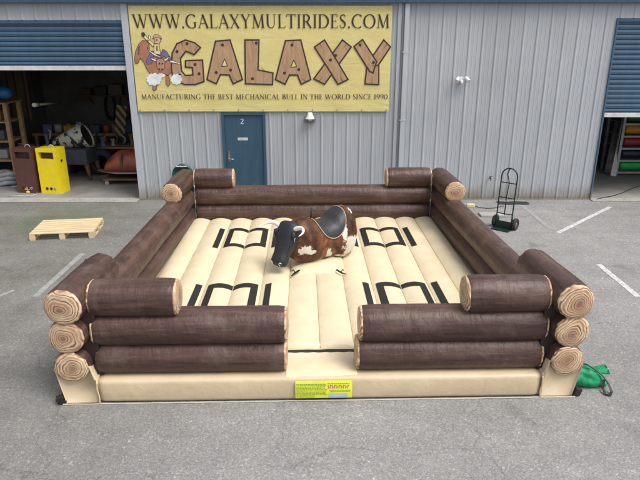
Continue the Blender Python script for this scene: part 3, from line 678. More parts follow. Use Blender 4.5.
def square(v0, v1, sg):
    b = MB(); lw = .082
    R_ = [(.655, .745, v0 - .02, v1 + .01), (.845, .945, v0, v1), (.945, 1.199, v1 - .15, v1), (.945, 1.199, v0, v0 + .15),
          (1.211, 1.465, v1 - .15, v1), (1.211, 1.465, v0, v0 + .15), (1.465, 1.565, v0, v1), (1.650, 1.74, v0 - .02, v1 + .01)]
    for (u0, u1, a0, a1) in R_:
        if sg < 0: u0, u1 = -u1, -u0
        nu = max(2, int((u1 - u0) / .02)); nv = max(2, int((a1 - a0) / .04))
        b.grid(lambda s, t: Vector((u0 + (u1 - u0) * s, a0 + (a1 - a0) * t, fz(u0 + (u1 - u0) * s, a0 + (a1 - a0) * t) + .005)), nu, nv)
    b.build('black_floor_marking', BLACKV, fl)
for sg in (-1, 1): square(3.96, 4.96, sg); square(1.32, 2.36, sg)
# entrance step pad between the front logs and the dark gap behind it
b = MB(); b.grid(lambda s, t: Vector((-.385 + .77 * s, +.030 + .48 * t, .294 - .022 * (1 - min(1, t * 7)) ** 2 + .012 * sin(PI * min(1, t * 1.2)) * sin(PI * s) ** .5 + .003 * N(s * 5, t * 5))), 24, 12)
b.build('entrance_pad', BEIGE_FLOOR, AR, fix=False)
b = MB(); b.box((-.42, .52, .26), (.42, .598, .287)); b.build('entrance_gap', BLACKV, AR)
b = MB(); b.tube([(-.40 + .02 * k, .512, .289 + .003 * sin(k * .9)) for k in range(41)], .010, 8); b.build('entrance_piping', BEIGE_FLOOR, AR)
# seam flap along the foot of the front
b = MB(); b.grid(lambda s, t: Vector((-2.78 + 5.56 * s, -.010 - .009 * t + .004 * N(s * 26), .016 - .010 * t + .004 * N(s * 31, 4))), 120, 2); b.build('ground_flap', plain('pale_flap_vinyl', (.40, .37, .29), .6), AR, fix=False)
# black anchor straps at the front corners
for sg in (-1, 1):
    b = MB(); b.box((-.045, -.04, 0), (.045, .04, .10)); b.bevel(.018, 3); o = b.build('anchor_strap', BLACKV, AR); o.location = (sg * 2.79, .03, .0); o.rotation_euler = (0, sg * .35, .3)
# warning label
LBY = .003
b = MB(); lx0, lx1, lz0, lz1 = -.285, .325, .050, .262
def lp(x, z, k=0): return Vector((x, -.012 - .018 * (1 - ((z - .14) / .14) ** 2) - .0025 * k, z))
b.grid(lambda s, t: lp(lx0 + (lx1 - lx0) * s, lz0 + (lz1 - lz0) * t, 1), 20, 12)
lab = b.build('warning_label', plain('fluorescent_yellow', (.74, .80, .06), .45, 0, .08), AR)
GR = plain('green_print', (.22, .30, .05), .6); MG = plain('magenta_print', (.50, .05, .16), .6); PB = plain('pale_blue_print', (.45, .52, .62), .6)
b = MB(); rnd = random.Random(4)
for i in range(11):
    z = .228 - i * .016; x = lx0 + .012; end = lx0 + (.32 if i < 9 else .2)
    while x < end:
        w = rnd.uniform(.008, .035); hh = .007 if i else .011
        b.grid(lambda s, t: lp(x + w * s, z - hh + hh * t, 2), 1, 1); x += w + .006
o = b.build('label_small_print', GR, lab)
b = MB()
for i, (z, hh, x0) in enumerate(((.232, .008, .06), (.150, .007, .08), (.137, .006, .09))):
    x = x0
    while x < .29:
        w = rnd.uniform(.01, .03); b.grid(lambda s, t: lp(x + w * s, z - hh + hh * t, 2), 1, 1); x += w + .006
b.build('label_small_print', GR, lab)
b = MB(); x = .065
for i in range(10):
    w = .018
    b.grid(lambda s, t: lp(x + .006 * s, .168 + .046 * t, 2), 1, 3)
    b.grid(lambda s, t: lp(x + w * s, (.205 if i % 2 else .186) + .008 * t, 3), 1, 1)
    x += .0235
b.build('label_heading', MG, lab)
b = MB(); b.grid(lambda s, t: lp(.075 + .20 * s, .062 + .048 * t, 2), 6, 3); b.build('serial_panel', PB, lab)

# ================================================================== MECHANICAL BULL
BULL = thing('mechanical_bull', (.02, 8.84, .295), 'brown and white hide-covered mechanical bull with black head, white horns and black saddle', 'mechanical bull', R(180 + 36)); BULL.scale = (1.0, 1.03, 1.08)
# local x is forward, y is the bull's left, z up. body sections: x, zc, half width, top height, bottom height
BS = [(-0.6, 0.44, 0.0515, 0.0918, 0.12), (-0.59, 0.43, 0.1339, 0.1938, 0.255), (-0.55, 0.42, 0.2163, 0.306, 0.325), (-0.47, 0.41, 0.27295, 0.3774, 0.375), (-0.36, 0.41, 0.29355, 0.3825, 0.37), (-0.22, 0.42, 0.28325, 0.306, 0.345), (-0.1, 0.42, 0.27295, 0.2499, 0.325),
      (0.05, 0.42, 0.26986, 0.2397, 0.33), (0.17, 0.42, 0.27604, 0.2856, 0.335), (0.28, 0.43, 0.27604, 0.3417, 0.34), (0.38, 0.44, 0.26265, 0.3468, 0.335), (0.47, 0.45, 0.24205, 0.306, 0.315), (0.55, 0.47, 0.206, 0.255, 0.285), (0.62, 0.49, 0.16995, 0.1938, 0.235), (0.68, 0.5, 0.1133, 0.1224, 0.13)]
BS = [(a_, z_, w_, t_ * (1.10 if a_ < -.2 else 1), b_) for a_, z_, w_, t_, b_ in BS]
def bs_at(x):
    x = max(BS[0][0], min(BS[-1][0], x))
    for i in range(len(BS) - 1):
        if BS[i][0] <= x <= BS[i + 1][0]:
            p0 = BS[max(i - 1, 0)]; p1 = BS[i]; p2 = BS[i + 1]; p3 = BS[min(i + 2, len(BS) - 1)]; t = (x - p1[0]) / (p2[0] - p1[0])
            return [.5 * ((2 * p1[k]) + (-p0[k] + p2[k]) * t + (2 * p0[k] - 5 * p1[k] + 4 * p2[k] - p3[k]) * t * t + (-p0[k] + 3 * p1[k] - 3 * p2[k] + p3[k]) * t ** 3) for k in range(1, 5)]
def bp(x, a_, off=0.0):
    """a_ from the top (0) to the left side (+90)"""
    zc, w, ht, hb = bs_at(x); s_, c_ = sin(a_), cos(a_)
    y = math.copysign(abs(s_) ** .85, s_) * (w + off); z = c_ * (ht if c_ > 0 else hb) + (off * c_); y *= 1 - .16 * max(0, -c_)
    return Vector((x, y, zc + z))
b = MB(); rings = []; xs = [-.60, -.597, -.59, -.575] + [-.555 + i * .03 for i in range(41)] + [.67, .68]
for x in xs: rings.append([bp(x, 2 * PI * k / 48) * 1 + Vector((0, .006 * N(x * 4, k * .3), .006 * N(x * 3, k * .4, 5))) for k in range(48)])
b.loft(rings)
a = NM('cow_hide', .62, 0, .3); v = a.coord(); n1 = a.noise(a.coord((1, 1, .6)), 4.5, 6, .65, .6); n2 = a.noise(a.coord((30, 8, 8)), 5, 4, .7); warp = a.noise(v, 7, 5, .6)
c = a.ramp(n1, [(.34, (.020, .009, .006)), (.46, (.065, .026, .014)), (.57, (.15, .060, .027)), (.72, (.36, .17, .075))])
c = a.mix(1.0, c, a.ramp(n2, [(.3, .72), (.7, 1.25)]), 'MULTIPLY')
def blob(c_, sc, thr=1.0):
    sb = a.n('ShaderNodeVectorMath', operation='SUBTRACT'); a.l(v, sb.inputs[0]); sb.inputs[1].default_value = c_
    ml = a.n('ShaderNodeVectorMath', operation='MULTIPLY'); a.l(sb.outputs[0], ml.inputs[0]); ml.inputs[1].default_value = [1 / q for q in sc]
    le = a.n('ShaderNodeVectorMath', operation='LENGTH'); a.l(ml.outputs[0], le.inputs[0]); return le.outputs['Value']
wm = None
for c_, sc in (((-.44, .25, .27), (.20, .2, .15)), ((-.56, .1, .33), (.12, .2, .13)), ((-.34, .28, .34), (.07, .2, .14)), ((-.25, .28, .52), (.05, .2, .17)), ((-.02, .24, .19), (.085, .15, .05)), ((.02, .24, .25), (.045, .15, .06)), ((.46, .22, .36), (.11, .2, .08)), ((.36, .2, .32), (.10, .2, .04)), ((-.46, .12, .74), (.03, .05, .10)), ((-.1, -.3, .3), (.2, .2, .12)), ((-.1, .1, .07), (.50, .25, .075))):
    q = blob(c_, sc); wm = q if wm is None else a.math('MINIMUM', wm, q)
wm = a.math('ADD', wm, a.math('MULTIPLY', a.math('SUBTRACT', a.noise(v, 12, 7, .75), .5), 2.8))
c = a.mix(a.ramp(wm, [(.80, 1.0), (1.04, 0.0)]), c, (.72, .68, .62)); a.col(c)
a.bump(a.math('ADD', n2, a.math('MULTIPLY', n1, .6)), .5, .008); HIDE = a.m
b.build('body', HIDE, BULL)
# saddle
b = MB(); SX0, SX1 = -.33, .20
def sad(s, t, off=.016):
    x = SX0 + (SX1 - SX0) * s; e = 4 * s * (1 - s); hwid = R(80) * (.30 + .70 * (max(0, e) ** .55)); return bp(x, -hwid + 2 * hwid * t, off + .012 * (e ** .5) * (4 * t * (1 - t)) ** .5)
b.grid(lambda s, t: sad(s, t), 40, 40); SD = vinyl('black_saddle_leather', (.028, .030, .034), .42); sd_ = b.build('saddle', SD, BULL)
b = MB(); rim = [sad(i / 40, 0, .014) for i in range(41)] + [sad(1, i / 10, .014) for i in range(1, 11)] + [sad(1 - i / 40, 1, .014) for i in range(1, 41)] + [sad(0, 1 - i / 10, .014) for i in range(1, 10)]
b.tube(rim, .008, 8, closed=True); b.build('saddle_piping', plain('tan_piping', (.42, .30, .20), .7), sd_)
b = MB(); hx = .22; top = bp(hx, 0).z
b.tube([(hx - .02, .0, top - .02), (hx - .03, .0, top + .07), (hx - .035, .0, top + .155)], .013, 10); b.build('grip_handle', BLACKV, BULL)
# rear strap / tail
b = MB(); b.tube([(-.59, .05, .56), (-.625, .06, .46), (-.63, .08, .34), (-.62, .09, .24)], [.018, .020, .022, .010], 10); b.build('tail', plain('dark_tail_hair', (.03, .014, .009), .8), BULL)
# head: sections down the face; head frame turned to the bull's left and pitched down
HM = Matrix.Translation((.64, .03, .60)) @ Matrix.Rotation(R(20), 4, 'Z') @ Matrix.Rotation(R(56), 4, 'Y')
HS = [(-.17, .06, .05, .06, 0), (-.155, .15, .10, .12, 0), (-.10, .185, .13, .19, .0), (-.03, .185, .135, .24, .0), (.05, .185, .13, .255, .0), (.10, .180, .12, .25, .0), (.17, .160, .11, .215, .0), (.25, .134, .10, .165, -.0), (.32, .122, .093, .13, -.0), (.38, .130, .098, .12, 0), (.43, .136, .10, .115, 0), (.47, .118, .085, .10, 0), (.49, .075, .05, .06, 0)]
b = MB(); rings = []
for (x, w, ht, hb, dz) in HS:
    rings.append([HM @ Vector((x, math.copysign(abs(sin(t)) ** .8, sin(t)) * w, dz + (ht if cos(t) > 0 else hb) * cos(t))) for t in [2 * PI * k / 32 for k in range(32)]])
b.loft(rings)
HB = vinyl('black_head_rubber', (.018, .020, .026), .5); hd = b.build('head', HB, BULL, sub=1)
for sg in (-1, 1):
  b = MB(); b.ball((0, 0, 0), (.06, .035, .04), HM @ Matrix.Translation((.03, sg * .155, .075)) @ Matrix.Rotation(sg * R(20), 4, 'Z')); b.build('brow', HB, hd)
b = MB(); b.tube([HM @ Vector((.490 - .10 * abs(t) ** 1.5, .132 * t, -.015 - .03 * abs(t))) for t in [k / 8 - 1 for k in range(17)]], .006, 6); b.build('mouth', plain('mouth_dark', (.006, .006, .007), .7), hd)
for sg in (-1, 1):
    b = MB(); b.ball((0, 0, 0), (.022, .014, .018), HM @ Matrix.Translation((.085, sg * .172, .045))); e = b.build('eye', plain('eye_gloss', (.02, .012, .01), .12), hd)
    b = MB(); cc = HM @ Matrix.Translation((.085, sg * .184, .045))
    b.tube([cc @ Vector((.030 * cos(t * PI / 8), .004 * sg, .020 * sin(t * PI / 8))) for t in range(1, 8)], .0035, 6); b.build('eye_line', WHITE, e)
    # nostril with a white ring
    b = MB(); nn = HM @ Matrix.Translation((.462, sg * .070, .050)) @ Matrix.Rotation(sg * R(35), 4, 'Z') @ Matrix.Rotation(-R(35), 4, 'Y')
    b.tube([nn @ Vector((.018, .020 * cos(2 * PI * k / 20), .026 * sin(2 * PI * k / 20))) for k in range(14)], .0045, 8); b.build('nostril_ring', WHITE, hd)
    # ears
    b = MB(); rr_ = []
    for i in range(9):
        t = i / 8; c0 = Vector((-.02 + .04 * t, sg * (.16 + .08 * t), -.05 - .06 * t)); w = .032 * sin(PI * min(.98, .12 + .86 * t)) + .003
        rr_.append([HM @ (c0 + Vector((w * cos(q * PI / 5), 0, .35 * w * sin(q * PI / 5)))) for q in range(10)])
    b.loft(rr_); b.build('ear', HB, hd)
HORN = plain('ivory_horn', (.78, .76, .70), .35, 0, .08, 9)
for sg in (-1, 1):
    b = MB(); pts = []; rs = []
    for i in range(19):
        t = i / 18; pts.append(Vector((.585 + .16 * sin(t * PI * .55), 0, 0)))
    pts = []
    K = [(.02, .13, .08), (.02, .21, .115), (.04, .285, .125), (.10, .345, .115), (.165, .365, .095), (.225, .350, .075)]
    HF = Matrix.Translation((.64, .03, .60)) @ Matrix.Rotation(R(20), 4, 'Z'); K = [HF @ Vector((x, sg * y, z)) for x, y, z in K]
    for i in range(len(K) - 1):
        p0 = K[max(i - 1, 0)]; p1 = K[i]; p2 = K[i + 1]; p3 = K[min(i + 2, len(K) - 1)]
        for j in range(5):
            t = j / 5; pts.append(.5 * ((2 * p1) + (-p0 + p2) * t + (2 * p0 - 5 * p1 + 4 * p2 - p3) * t * t + (-p0 + 3 * p1 - 3 * p2 + p3) * t ** 3))
    pts.append(K[-1]); m = len(pts); rs = [.030 * (1 - (i / (m - 1)) ** 1.5) + .004 for i in range(m)]
    b.tube(pts, rs, 14); b.build('horn', HORN, hd)
# machine column and cream cover under the belly
b = MB(); b.cyl((0, 0, .02), (0, 0, .24), .12); b.build('pivot_column', plain('machine_black', (.03, .03, .03), .5), BULL)
MBASE = thing('bull_machine_cover', (-.04, 8.66, .31), 'cream padded cover over the bull machine with black straps at its corners', 'machine cover', R(1.5)); MBASE.location.z = .312
b = MB(); rings = []
for z, w, dv in ((.0, .41, .40), (.05, .405, .39), (.068, .38, .36), (.085, .33, .31), (.10, .28, .26), (.11, .26, .22)):
    ring = []
    for k in range(48):
        t = 2 * PI * k / 48; ex = .35 if z < .1 else .8
        x = math.copysign(abs(cos(t)) ** ex, cos(t)) * w; y = math.copysign(abs(sin(t)) ** ex, sin(t)) * dv
        f_ = 1 + (.05 * N(t * 6, z * 9)) * (z > .02); ring.append((x * f_, y * f_, z + .012 * N(x * 6, y * 6, 2)))
    rings.append(ring)
b.loft(rings); b.build('cover_pad', BEIGE_FLOOR, MBASE)
for sx_, sy_ in ((-1, -1), (1, -1), (-1, 1), (1, 1)):
    b = MB(); b.bar((sx_ * .28, sy_ * .27 - .10, .095), (sx_ * .37, sy_ * .36 - .10, .07), .030, .012); b.bar((sx_ * .36, sy_ * .35 - .10, .075), (sx_ * (.42 if sx_ > 0 else .40), sy_ * (.37 if sx_ > 0 else .42) - .10, .062), .018, .008); b.tube([(sx_ * .34, sy_ * .34 - .10, .08), (sx_ * .37, sy_ * .32 - .10, .12), (sx_ * .385, sy_ * .31 - .10, .10)], .008, 6); b.build('corner_strap', BLACKV, MBASE)

# ================================================================== YARD OBJECTS
# pallet
PINE = NM('pine_board', .75, 0, .3); f = PINE.noise(PINE.coord((1.2, 14, 14), jitter=True), 1.6, 5, .6, .4)
PINE.col(PINE.ramp(f, [(.3, (.50, .38, .22)), (.6, (.66, .54, .34)), (.85, (.74, .63, .43))])); PINE.bump(f, .2, .005); PINE = PINE.m
pc = atz(68, 229, .07); PLT = thing('pallet', (pc.x, pc.y, 0), 'pale new wooden pallet lying flat on the asphalt left of the arena', 'pallet', R(8))
PW, PDp = 1.20, .92
for i in range(7):
    y = -PDp / 2 + .055 + i * (PDp - .11) / 6; b = MB(); b.box((-PW / 2, y - .054, .122), (PW / 2, y + .054, .144)); b.bevel(.003, 1); b.build('deck_board', PINE, PLT)
for x in (-PW / 2 + .05, 0, PW / 2 - .05):
    b = MB(); b.box((x - .05, -PDp / 2, .100), (x + .05, PDp / 2, .1215)); b.bevel(.003, 1); b.build('stringer_board', PINE, PLT)
    b = MB(); b.box((x - .05, -PDp / 2, .0), (x + .05, PDp / 2, .018)); b.bevel(.003, 1); b.build('bottom_board', PINE, PLT)
    for y in (-PDp / 2 + .06, 0, PDp / 2 - .06):
        b = MB(); b.box((x - .055, y - .06, .0185), (x + .055, y + .06, .0995)); b.bevel(.003, 1); b.build('block', PINE, PLT)
# hand truck
wl = atz(493.0, 227.0, 0); wr_ = atz(512.6, 231.2, 0); ctr = (wl + wr_) / 2; ang = math.atan2((wr_ - wl).y, (wr_ - wl).x)
HT = thing('hand_truck', (ctr.x, ctr.y, 0), 'dark green two-wheeled hand truck with arched handle, standing upright on the asphalt', 'hand truck', ang)
HG = plain('dark_green_enamel', (.012, .030, .024), .4); tilt = .06
def hp(x, z, y=0): return (x, y + tilt * z, z)
b = MB(); pts = [hp(-.165, .06)] + [hp(-.165, .06 + .09 * k) for k in range(1, 12)] + [hp(-.165 * cos(t * PI / 12), 1.09 + .165 * sin(t * PI / 12)) for t in range(0, 13)] + [hp(.165, .06 + .09 * (11 - k)) for k in range(0, 12)]
b.tube(pts, .0135, 10); b.build('frame', HG, HT)
for z in (.33, .66, .96):
    b = MB(); b.tube([hp(-.165, z), hp(-.08, z, -.02 if z < .9 else 0), hp(.08, z, -.02 if z < .9 else 0), hp(.165, z)], .011, 8); b.build('crossbar', HG, HT)
b = MB(); b.tube([hp(0, .30, -.01), hp(0, .66, -.02), hp(.01, .96), hp(-.01, 1.06, -.01), hp(-.04, 1.14, -.02), hp(-.02, 1.22), hp(.0, 1.25)], .011, 8); b.build('centre_bar', HG, HT)
b = MB(); b.box((-.19, -.17, .012), (.19, .02, .022)); b.box((-.19, .01, .012), (.19, .022, .17)); b.bevel(.003, 1); b.build('toe_plate', HG, HT)
b = MB(); b.cyl((-.25, .09, .125), (.25, .09, .125), .010, 10); b.bar((-.165, .02, .28), (-.165, .09, .125), .012, .03); b.bar((.165, .02, .28), (.165, .09, .125), .012, .03); b.build('axle', HG, HT)
RUB = plain('black_rubber', (.02, .02, .021), .75, 0, .2, 14)
def lathe(b, prof, M, n=32):
    rings = [[M @ Vector((x, r_ * cos(2 * PI * k / n), r_ * sin(2 * PI * k / n))) for k in range(n)] for x, r_ in prof]
    b.loft(rings, caps=False); return b
for sg in (-1, 1):
    M = Matrix.Translation((sg * .215, .09, .125))
    b = MB(); lathe(b, [(-.036, .07), (-.038, .10), (-.028, .121), (0, .1255), (.028, .121), (.038, .10), (.036, .07), (-.036, .07)], M); w_ = b.build('wheel', RUB, HT)
    b = MB(); lathe(b, [(-.03, .001), (-.03, .03), (-.014, .04), (-.02, .071), (.02, .071), (.014, .04), (.03, .03), (.03, .001)], M); b.build('rim', plain('grey_wheel_hub', (.18, .18, .18), .5), w_)
# green bag with a black strap beside the front right corner
bgp = atz(592, 388, 0); BG = thing('carry_bag', (bgp.x - .0, bgp.y + .08, 0), 'bright green nylon bag with black carry strap lying by the front right corner', 'bag', R(-8)); BG.scale = (.78, .80, 1.0); BG.location.x -= .07
b = MB(); rings = []
for i in range(36):
    t = i / 35; x = -.30 + .62 * t; e = max(.03, sin(PI * (.10 + .86 * t))) ** .55; w = .20 * e * (1 - .45 * t); h = .30 * e * (1 - .30 * t); ring = []
    for k in range(40):
        a_ = 2 * PI * k / 40; ff = 1 + .30 * N(x * 5 + 2, cos(a_) * 1.3, sin(a_) * 1.3) + .12 * N(x * 16, a_ * 2.2)
        ring.append(Vector((x, cos(a_) * w * ff, max(.004, h * .46 + sin(a_) * h * .5 * ff + .012 * N(x * 14, 7)))))
    rings.append(ring)
b.loft(rings)
a = NM('green_nylon', .5, 0, .4); v = a.coord(); f = a.noise(v, 7, 5, .6, 1.0); a.col(a.ramp(f, [(.3, (.006, .20, .085)), (.7, (.012, .33, .14))])); a.bump(f, .8, .03); GN = a.m
b.build('bag_body', GN, BG)
b = MB(); rings = []
for i in range(10):
    t = i / 9; x = .10 + .25 * t; w = .05 + .075 * t; ring = [Vector((x, .12 + cos(2 * PI * k / 16) * w, .13 + .03 * t + sin(2 * PI * k / 16) * .020 * (1.1 - t) + .012 * sin(k * 1.9) * t)) for k in range(16)]; rings.append(ring)
b.loft(rings); b.build('gathered_neck', GN, BG)
b = MB(); K = [(-.24, .0, .24), (-.12, -.02, .285), (.0, -.05, .275), (.12, -.07, .22), (.22, -.08, .16), (.30, -.11, .09), (.33, -.20, .03), (.29, -.27, .012), (.235, -.25, .015), (.22, -.16, .04), (.24, -.10, .12)]
for i in range(len(K) - 1): b.bar(K[i], Vector(K[i]).lerp(Vector(K[i + 1]), 1.04), .034, .005)
b.build('carry_strap', BLACKV, BG)
# things lying at the foot of the wall, right
gs = atz(493, 215.5, 0); b = MB(); b.box((-.30, -.13, 0), (.24, .13, .045)); b.bevel(.006, 1); o = b.build('concrete_slab', CONCRETE); o.location = gs; o.rotation_euler = (0, 0, R(1))
tag(o, 'pale concrete slab lying on the asphalt behind the hand truck', 'slab')
gs = atz(513, 203.4, 0); b = MB(); b.grid(lambda s, t: Vector((-.36 + .72 * s + .03 * N(t * 3, 2), -.12 + .24 * t + .03 * N(s * 4, 1), .016 + .008 * N(s * 5, t * 4))), 20, 10)
b.box((-.34, -.10, .0), (.34, .10, .010)); o = b.build('rubber_mat', RUB); o.location = gs; tag(o, 'thin black rubber mat on the ground against the grey wall', 'mat')
gs = atz(470.5, 207.5, 0); CN = thing('power_plug', (gs.x, gs.y, .0), 'cream power connector with a thin black cable by the foot of the wall', 'connector')
b = MB(); b.box((-.10, -.045, .0), (.09, .045, .09)); b.bevel(.02, 3); b.build('connector_body', plain('cream_plastic', (.62, .54, .32), .5), CN)
b = MB(); K = [(.09, 0, .04), (.2, -.04, .01), (.36, -.10, .008), (.52, -.07, .008), (.66, .02, .008), (.80, .10, .008)]
b.tube(K, .008, 8); b.build('cable', RUB, CN)
tp = aty(490, 178, WY - .04); TP = thing('wall_tap', (tp.x, tp.y, tp.z), 'small black garden tap sticking out of the grey wall above the hand truck', 'tap')
b = MB(); b.cyl((0, .03, 0), (0, -.09, 0), .014, 12); b.cyl((0, -.07, .0), (-.0, -.085, -.05), .012, 12); b.cyl((0, -.05, 0), (0, -.05, .045), .008, 10); b.build('spout', BLACKV, TP)
b = MB(); b.bar((-.035, -.05, .048), (.035, -.05, .048), .014, .010); b.build('tap_handle', BLACKV, TP)
gr = random.Random(5); b = MB()
for k in range(900):
    x_ = gr.uniform(-9, 9); y_ = gr.choice([gr.gauss(13.75, .12), gr.uniform(3.5, 13.6)]) if k % 2 else 13.84 - abs(gr.gauss(0, .10))
    if abs(x_) < 2.95 and 5.3 < y_ < 11.6: continue
    if y_ > 13.84: continue
    r_ = gr.uniform(.004, .011); a0 = gr.uniform(0, 6)
    z_ = .024 if (x_ < -4.3 or x_ > 6.5) and y_ > 13.6 else .003
    V_ = [b.bm.verts.new((x_ + r_ * cos(a0 + q * 1.57) * (1 + .5 * (q % 2)), y_ + r_ * sin(a0 + q * 1.57), z_ + .0)) for q in range(4)]; tp_ = b.bm.verts.new((x_, y_, z_ + r_ * .8))
    for q in range(4): b.bm.faces.new((V_[q], V_[(q + 1) % 4], tp_))
o = b.build('grit', plain('grit_stone', (.20, .17, .13), .9, 0, .5, 30)); tag(o, 'scattered grit and dry leaf crumbs along the wall and over the yard', 'grit', kind='stuff')
# hose reel on the wall behind the left back corner
hr = aty(182.5, 170, WY - .16); HR = thing('hose_reel', (hr.x, hr.y, hr.z - .10), 'dark green coiled garden hose reel on the wall behind the back left corner', 'hose reel')
GH = plain('green_hose', (.012, .095, .06), .35)
b = MB()
for i in range(4):
    for j in range(2): b.tube([( (.20 - .026 * j + .003 * i) * cos(2 * PI * k / 40), -.05 + i * .028, (.20 - .026 * j) * sin(2 * PI * k / 40)) for k in range(40)], .0135, 8, closed=True)
b.build('hose_coil', GH, HR)
M = Matrix.Rotation(R(90), 4, 'Z'); b = MB(); lathe(b, [(-.075, .235), (-.067, .238), (-.065, .05), (.055, .05), (.057, .238), (.065, .235)], M); b.build('reel_drum', plain('green_plastic', (.01, .07, .045), .4), HR)
b = MB(); b.bar((0, .1, 0), (0, .15, 0), .12, .3, (1, 0, 0)); b.bar((-.12, -.085, .205), (.12, -.085, .205), .02, .02); b.bar((-.06, -.088, .20), (-.02, -.088, .225), .015, .012); b.build('bracket', WHITE, HR)
# emergency lamp under the banner
lp_ = aty(310, 117, WY - .08); LM = thing('wall_lamp', (lp_.x, lp_.y, lp_.z), 'small white bell-shaped wall light fixed just under the banner beside the blue door', 'wall light')
b = MB(); lathe(b, [(.11, .03), (.10, .05), (.03, .07), (-.03, .10), (-.045, .12), (-.03, .10), (.06, .04)], Matrix.Rotation(-R(90), 4, 'Y'), 24); b.build('lamp_shade', WHITE, LM)
b = MB(); b.box((-.13, .02, -.13), (.13, .045, .02)); b.bevel(.02, 3); b.build('backplate', TRIM, LM)
b = MB(); b.ball((0, 0, -.05), .05); b.build('bulb', plain('frosted_bulb', (.6, .6, .58), .3), LM)
# twin floodlight
fp = aty(461.5, 79, WY - .06); FL = thing('floodlight', (fp.x, fp.y, fp.z), 'small white twin-head security floodlight high on the bare grey wall', 'security light')
b = MB(); b.cyl((0, .03, 0), (0, -.02, 0), .055, 20); b.build('backplate', WHITE, FL)
for sg in (-1, 1):
    b = MB(); b.tube([(sg * .03, -.02, .01), (sg * .07, -.05, .02), (sg * .10, -.07, .01)], .013, 8); b.tube([(sg * .08, -.045, .045), (sg * .115, -.10, -.01), (sg * .135, -.13, -.045)], [.026, .045, .055], 16); b.build('lamp_head', WHITE, FL)
    b = MB(); b.bar((sg * .13, -.03, .04), (sg * .17, -.03, .055), .03, .01); b.build('side_fin', WHITE, FL)
b = MB(); b.ball((0, -.05, -.07), (.035, .04, .04)); b.cyl((0, -.03, -.02), (0, -.05, -.07), .014, 10); b.build('sensor', WHITE, FL)

# ================================================================== LEFT BAY CONTENTS
WOODB = plain('brown_timber', (.13, .065, .035), .7, 0, .3, 9); PLYW = plain('dull_plywood', (.30, .19, .10), .75, 0, .25, 7)
def cabinet(px, mat, label, grp, ry, tall=1.13, yaw=0):
    p = atz(px[0], px[1], .02); c = thing('control_cabinet', (p.x, p.y, .018), label, 'cabinet', yaw, grp)
    w, dd = .53, .42
    b = MB(); b.box((-w / 2, 0, 0), (w / 2, dd, tall - .001 - .26)); b.box((-w / 2, 0, tall - .26), (-w / 2 + .07, dd, tall)); b.box((w / 2 - .07, 0, tall - .26), (w / 2, dd, tall)); b.box((-w / 2 + .0705, 0, tall - .09), (w / 2 - .0705, dd, tall)); b.box((-w / 2 + .0705, .12, tall - .259), (w / 2 - .0705, dd, tall - .0905))
    b.build('cabinet_body', mat, c)
    b = MB(); b.box((-w / 2 + .075, .10, tall - .255), (w / 2 - .075, .119, tall - .095)); b.build('slot_panel', plain('slot_dark', (.05, .03, .025), .7), c)
    b = MB(); b.tube([(.04 + .07 * cos(t * PI / 10), dd * .5, tall + .06 * sin(t * PI / 10)) for t in range(11)], .011, 8); b.build('carry_loop', plain('grey_rope', (.5, .5, .5), .7), c)
    for x, m_ in ((-.09, BLACKV), (.02, BLACKV), (.12, SILV)):
        b = MB(); b.cyl((x, -.012, .13), (x, .002, .13), .034, 16); b.build('socket', m_, c)
    b = MB(); b.cyl((w / 2 - .002, .2, tall * .72), (w / 2 + .02, .2, tall * .72), .03, 14); b.build('side_knob', BLACKV, c)
    return c
cabinet((51.5, 193.6), plain('yellow_enamel', (.80, .62, .012), .4, 0, .06), 'bright yellow upright control cabinet just inside the left bay', 'control cabinets in the left bay', 0, yaw=R(-9))
cabinet((28, 193.0), plain('maroon_enamel', (.095, .036, .028), .5, 0, .12), 'maroon brown upright control cabinet left of the yellow one', 'control cabinets in the left bay', 0, yaw=R(-9))
# rack at far left: uprights + sloping shelves, with things lying on it
sp_ = aty(6, 170, WY + 1.6); SR = thing('timber_rack', (sp_.x, WY + 1.5, .018), 'rough timber shelf rack at the far left of the cluttered bay', 'shelving')
for x in (-1.0, .32):
    for y in (0, .7):
        b = MB(); b.box((x - .05, y - .05, 0), (x + .05, y + .05, 2.1)); b.build('upright', PLYW, SR)
for z in (.62, 1.12, 1.62):
    b = MB(); b.box((-1.0, -.06, z), (.32, .76, z + .035)); b.build('shelf', PLYW, SR)
clut = [(.62, (.32, .33, .35), 'plastic_tub'), (1.12, (.10, .10, .12), 'tool_case'), (1.62, (.25, .12, .06), 'carton')]
lab_ = {'plastic_tub': 'grey plastic tub on the lower shelf of the timber rack', 'tool_case': 'dark tool case on the middle shelf of the timber rack', 'carton': 'brown carton on the top shelf of the timber rack'}
for z, c_, nm in clut:
    b = MB(); b.box((-.25, -.18, 0), (.22, .2, .24)); b.bevel(.03, 2); o = b.build(nm, plain(nm + '_mat', c_, .6)); o.location = (sp_.x - .15, WY + 1.85, z + .018 + .036)
    tag(o, lab_[nm], nm.replace('_', ' '))
p = aty(3, 103, WY + 1.6); b = MB(); b.ball((0, 0, 0), (.22, .20, .17)); o = b.build('tarp_bundle', plain('blue_tarp', (.015, .13, .34), .5, 0, .2, 8, .5)); o.location = (p.x - .02, WY + 1.75, 2.118 + .22 + .0)
b = MB(); b.box((sp_.x - 1.1, WY + 1.4, 2.119), (sp_.x + .38, WY + 2.3, 2.15)); o2 = b.build('top_shelf', PLYW, None); o2.parent = SR; o2.matrix_parent_inverse = Matrix.Translation(SR.location).inverted()
o.location.z = 2.15 + .22; tag(o, 'bright blue tarpaulin bundle on top of the timber rack at the far left', 'tarpaulin')
